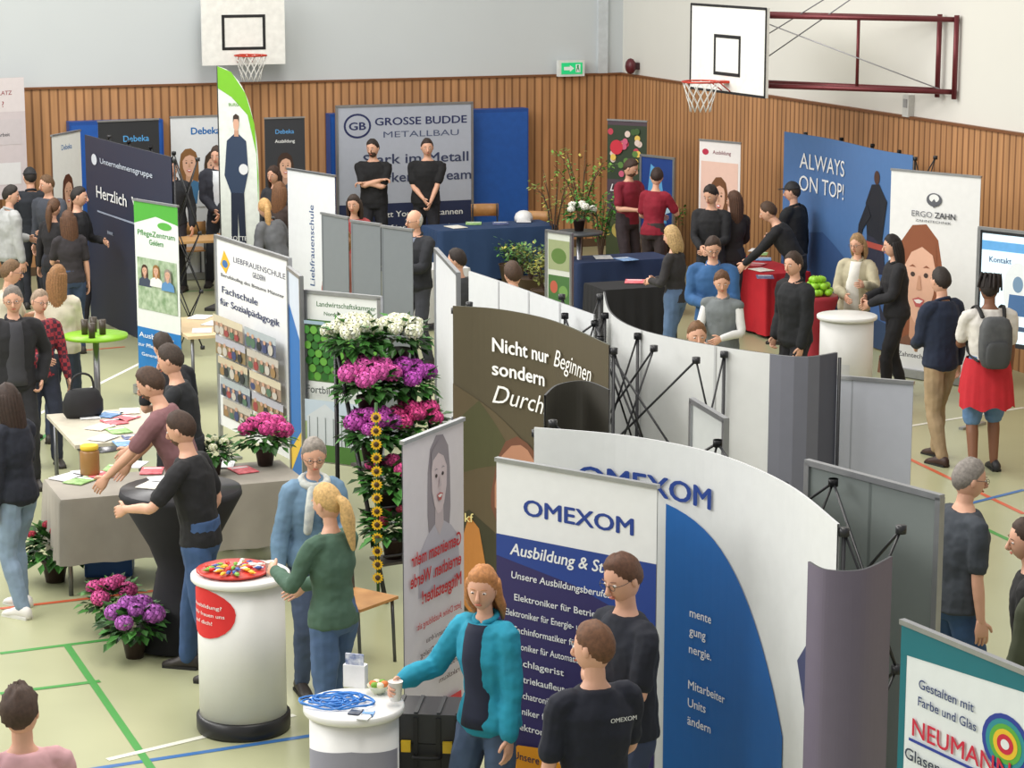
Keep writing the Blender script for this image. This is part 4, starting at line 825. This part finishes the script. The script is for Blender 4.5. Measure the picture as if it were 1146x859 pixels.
pw(808,303,1.62,160,(110,116,118),(50,56,70),(96,66,44),'child in grey padded vest over white shirt','m','front','front',sl='n',hp=.3,jk=1)
pw(888,282,1.78,130,(26,28,32),(36,36,42),(58,42,32),'young person in black outdoor jacket','m','pocket','pocket',sl='l',jk=1,build=1.08)
pw(960,262,1.66,150,(184,176,150),(60,60,66),(150,120,84),'older person in beige jacket with light brown hair','f','front','talk',sl='l',jk=1,inner=(230,228,222),hs='bob',gl=1)
pw(999,263,1.72,110,(34,34,38),(30,30,34),(28,22,22),'person with long black hair in dark jacket','f','front','front',sl='l',jk=1,hs='long')
pw(1053,300,1.8,35,(30,40,62),(160,138,108),(44,36,32),'person in navy jacket and beige trousers seen from behind','m','down','front',sl='l',jk=1,shoes=(60,40,34),det=1)
K=pw(1108,308,1.8,5,(222,218,212),(96,130,170),(36,28,26),'person in white t-shirt and denim shorts with braided hair','m','down','front',hs='dread',shorts=1,shoes=(40,40,44),skin=(130,88,66),build=1.08,det=1,lean=0,stp=.06)
pw(780,360,1.7,150,(60,60,66),(50,50,60),(110,78,50),'person behind the white wall','m')
pw(1086,514,1.82,-75,(58,64,72),(50,78,116),(130,124,118),'person with grey hair and glasses in dark grey shirt','m','down','hip',gl=1,build=1.12,det=1,hy=-5)
pw(1150,580,1.78,70,(30,30,32),(34,34,38),(60,44,34),'person in black t-shirt','m','hip','down',det=1)
pw(1190,600,1.78,20,(72,78,60),(60,64,50),(60,44,34),'person in olive jacket','m','down','down',sl='l',jk=1)
C1=pw(540,634,1.7,140,(30,140,168),(72,90,118),(176,120,72),'person in turquoise zip jacket holding a white cup','f','up','down',hs='bob',sl='l',jk=1,inner=(28,34,56),det=1,hy=25,hp=.15,rat=(.3,.33,1.14),lean=0)
C2=pw(664,697,1.78,25,(24,28,42),(46,60,92),(104,70,48),'person in dark navy t-shirt with printed lettering','m','front','down',det=1,hy=35,lean=0)
C3=pw(697,620,1.86,120,(26,30,42),(50,60,84),(88,58,42),'person with glasses in dark navy t-shirt','m','cross','clasp',gl=1,det=1,hp=.3,lean=0,hy=10)
C4=pw(366,541,1.7,50,(72,100,84),(74,98,134),(196,160,104),'person with blond ponytail, green long-sleeved top and jeans','f','front','talk',hs='pony',sl='l',det=1,hp=.2,hy=5)
C5=pw(351,490,1.68,-160,(104,134,160),(70,84,110),(140,132,124),'person with grey hair, glasses, denim jacket and pale scarf','f','down','front',gl=1,sl='l',jk=1,scarf=(205,208,200),det=1,hs='short',hp=.3,hy=-10)
pw(22,770,1.66,20,(205,160,165),(60,60,70),(70,52,42),'person with curly dark hair in pink top','m','down','down',hs='curly',sl='l',det=1)
pw(52,196,1.76,150,(70,74,84),(40,42,52),(100,74,50),'person in grey top standing in the crowd','m','down','front',sl='l')
def shirttext(P,s,x,y,z,wd,back):
    e,loc,S,rz,arms,hc=P
    vs,fs=tmesh(s,0);x0=min(p[0] for p in vs);x1=max(p[0] for p in vs);k=wd/(x1-x0);b=B()
    sg=1 if back else -1
    for dx in(-.015,.015): b.add([V((x+(p[0]+dx-(x0+x1)/2)*k*sg),y,z+p[1]*k) for p in vs],fs,M(WH,.7,var=0))
    b.build('shirt_lettering',e,sc=S)
shirttext(C2,'OMEXOM',.07,-.15,1.33,.13,True)
e,loc,S,rz,arms,hc=C1
d=(arms[0][3]-arms[0][2]).normalized();w=loc+rz@((arms[0][3]+d*.07+V(-.035,.01,-.02))*S)
b=B();b.lathe([(.028,-.05),(.037,.05),(.039,.05),(.034,.045)],M((238,238,236),.4),n=18);b.build('coffee_cup',None,w,0,label='white coffee cup held in a hand',cat_='cup')
e,loc,S,rz,arms,hc=P4
w=loc+rz@((arms[0][3]+V(0,.08,0))*S);q=thing('cut_flower','single pink carnation on a green stem held in a hand','flower',w,0)
B().limb([V(0,0,-.1),V(.01,0,.05),V(.02,0,.16)],[.004]*3,M((60,110,50)),5).build('stem',q)
o=mko('flower_head',bloommesh((225,90,120),.075),q,V(.02,0,.19));o.scale=(.55,.55,.55)
# backpack
e,loc,S,rz,arms,hc=K
q=thing('backpack','grey and black backpack worn over white t-shirt','backpack',loc+rz@V(0,-.22,1.08)*S,math.radians(5))
g=M((88,90,92),.8,c2=(70,72,76))
for w_,dp,zc_,hh,nm,mm in((.29,.16,.12,.46,'main_compartment',g),(.22,.07,.02,.24,'front_pocket',M((66,68,70),.8))):
    b=B();rg=[]
    for t in(-1,-.92,-.6,0,.6,.92,1):
        k=1-.35*abs(t)**4 if abs(t)<1 else .5
        rg.append([V((w_/2*k)*max(-1,min(1,1.25*math.cos(a*.3927))),(-.09 if nm=='front_pocket' else 0)+dp/2*k*max(-1,min(1,1.25*math.sin(a*.3927))),zc_+t*hh/2) for a in range(16)])
    b.loft(rg,mm);b.build(nm,q)
for sx in(-1,1):
    b=B();b.limb([V(sx*.1,.09,.34),V(sx*.12,.2,.42),V(sx*.13,.35,.36),V(sx*.14,.38,.2),V(sx*.17,.27,.0),V(sx*.13,.08,-.06)],[.02]*6,M((30,30,32)),6,fl=.5);b.build('shoulder_strap',q)
b=B();rd=M((190,36,48),.85);rg=[]
for z,k in((1.03,1.0),(.95,1.1),(.8,1.2),(.6,1.28)):
    t=(1.03-z)/.43
    rg.append([V(.19*k*(1+.05*t*math.sin(a*2.1))*math.cos(a*.1309),.15*k*(1+.06*t*math.sin(a*2.1))*math.sin(a*.1309)-.02*t,z+.24*t*max(0,math.sin(a*.1309)+.2)+.02*t*math.sin(a*.9)) for a in range(48)])
b.loft(rg,rd,False);b.limb([V(.1,.17,1.0),V(0,.19,.97),V(.04,.2,.78)],[.03,.035,.02],rd,8)
b.build('tied_jacket',None,loc,math.radians(5),label='red jacket tied around the waist',cat_='jacket',sc=S)
bpy.context.view_layer.update();dg=bpy.context.evaluated_depsgraph_get()
res=[]
for o,raw,S in pend:
    me=bpy.data.meshes.new_from_object(o.evaluated_get(dg));res.append((o,raw,S,me))
for o,raw,S,me in res:
    o.modifiers.clear()
    if raw:
        n0=len(me.vertices);vs=[tuple(v.co) for v in me.vertices]+[(a*S,b_*S,c*S) for a,b_,c in raw.v]
        fs=[tuple(p.vertices) for p in me.polygons]+[tuple(i+n0 for i in f) for f in raw.f]
        m2=bpy.data.meshes.new('body');m2.from_pydata(vs,[],fs)
        base=o.data.materials[0];m2.materials.append(base)
        mi_=[0]*len(me.polygons)
        for k in raw.m:
            mt=raw.mats[k]
            if mt.name not in [x.name for x in m2.materials]: m2.materials.append(mt)
            mi_.append([x.name for x in m2.materials].index(mt.name))
        m2.polygons.foreach_set('material_index',mi_);me=m2
    elif not me.materials: me.materials.append(o.data.materials[0])
    me.polygons.foreach_set('use_smooth',[True]*len(me.polygons));o.data=me
# ---------- light ----------
w=bpy.data.worlds.new('w');bpy.context.scene.world=w;w.use_nodes=True
w.node_tree.nodes['Background'].inputs[0].default_value=(1,.985,.965,1);w.node_tree.nodes['Background'].inputs[1].default_value=.54
def area(loc,rot,sx,sy,e,c=(1,1,1)):
    l=bpy.data.lights.new('added_area_light','AREA');l.shape='RECTANGLE';l.size=sx;l.size_y=sy;l.energy=e;l.color=c
    o=bpy.data.objects.new('added_area_light',l);CO.objects.link(o);o.location=loc;o.rotation_euler=rot
area((-9,18,7.5),(0,math.radians(-52),0),3,24,1850,(1,.98,.95))  # added key light from upper left, standing in for unseen windows
area((0,13,8.5),(0,0,.2),2.5,9,590,(1,.955,.88));area((-2,26,8.5),(0,0,.2),2.5,9,620,(1,.955,.88))  # added overhead lights to brighten the hall
cam=bpy.data.cameras.new('camera');co=bpy.data.objects.new('camera',cam);CO.objects.link(co)
co.location=(0,0,H);co.rotation_euler=(math.pi/2-TH,0,0);cam.sensor_width=36;cam.sensor_fit='HORIZONTAL';cam.lens=36*F/1146;cam.clip_end=200
bpy.context.scene.camera=co
bpy.context.scene.view_settings.view_transform='Standard'
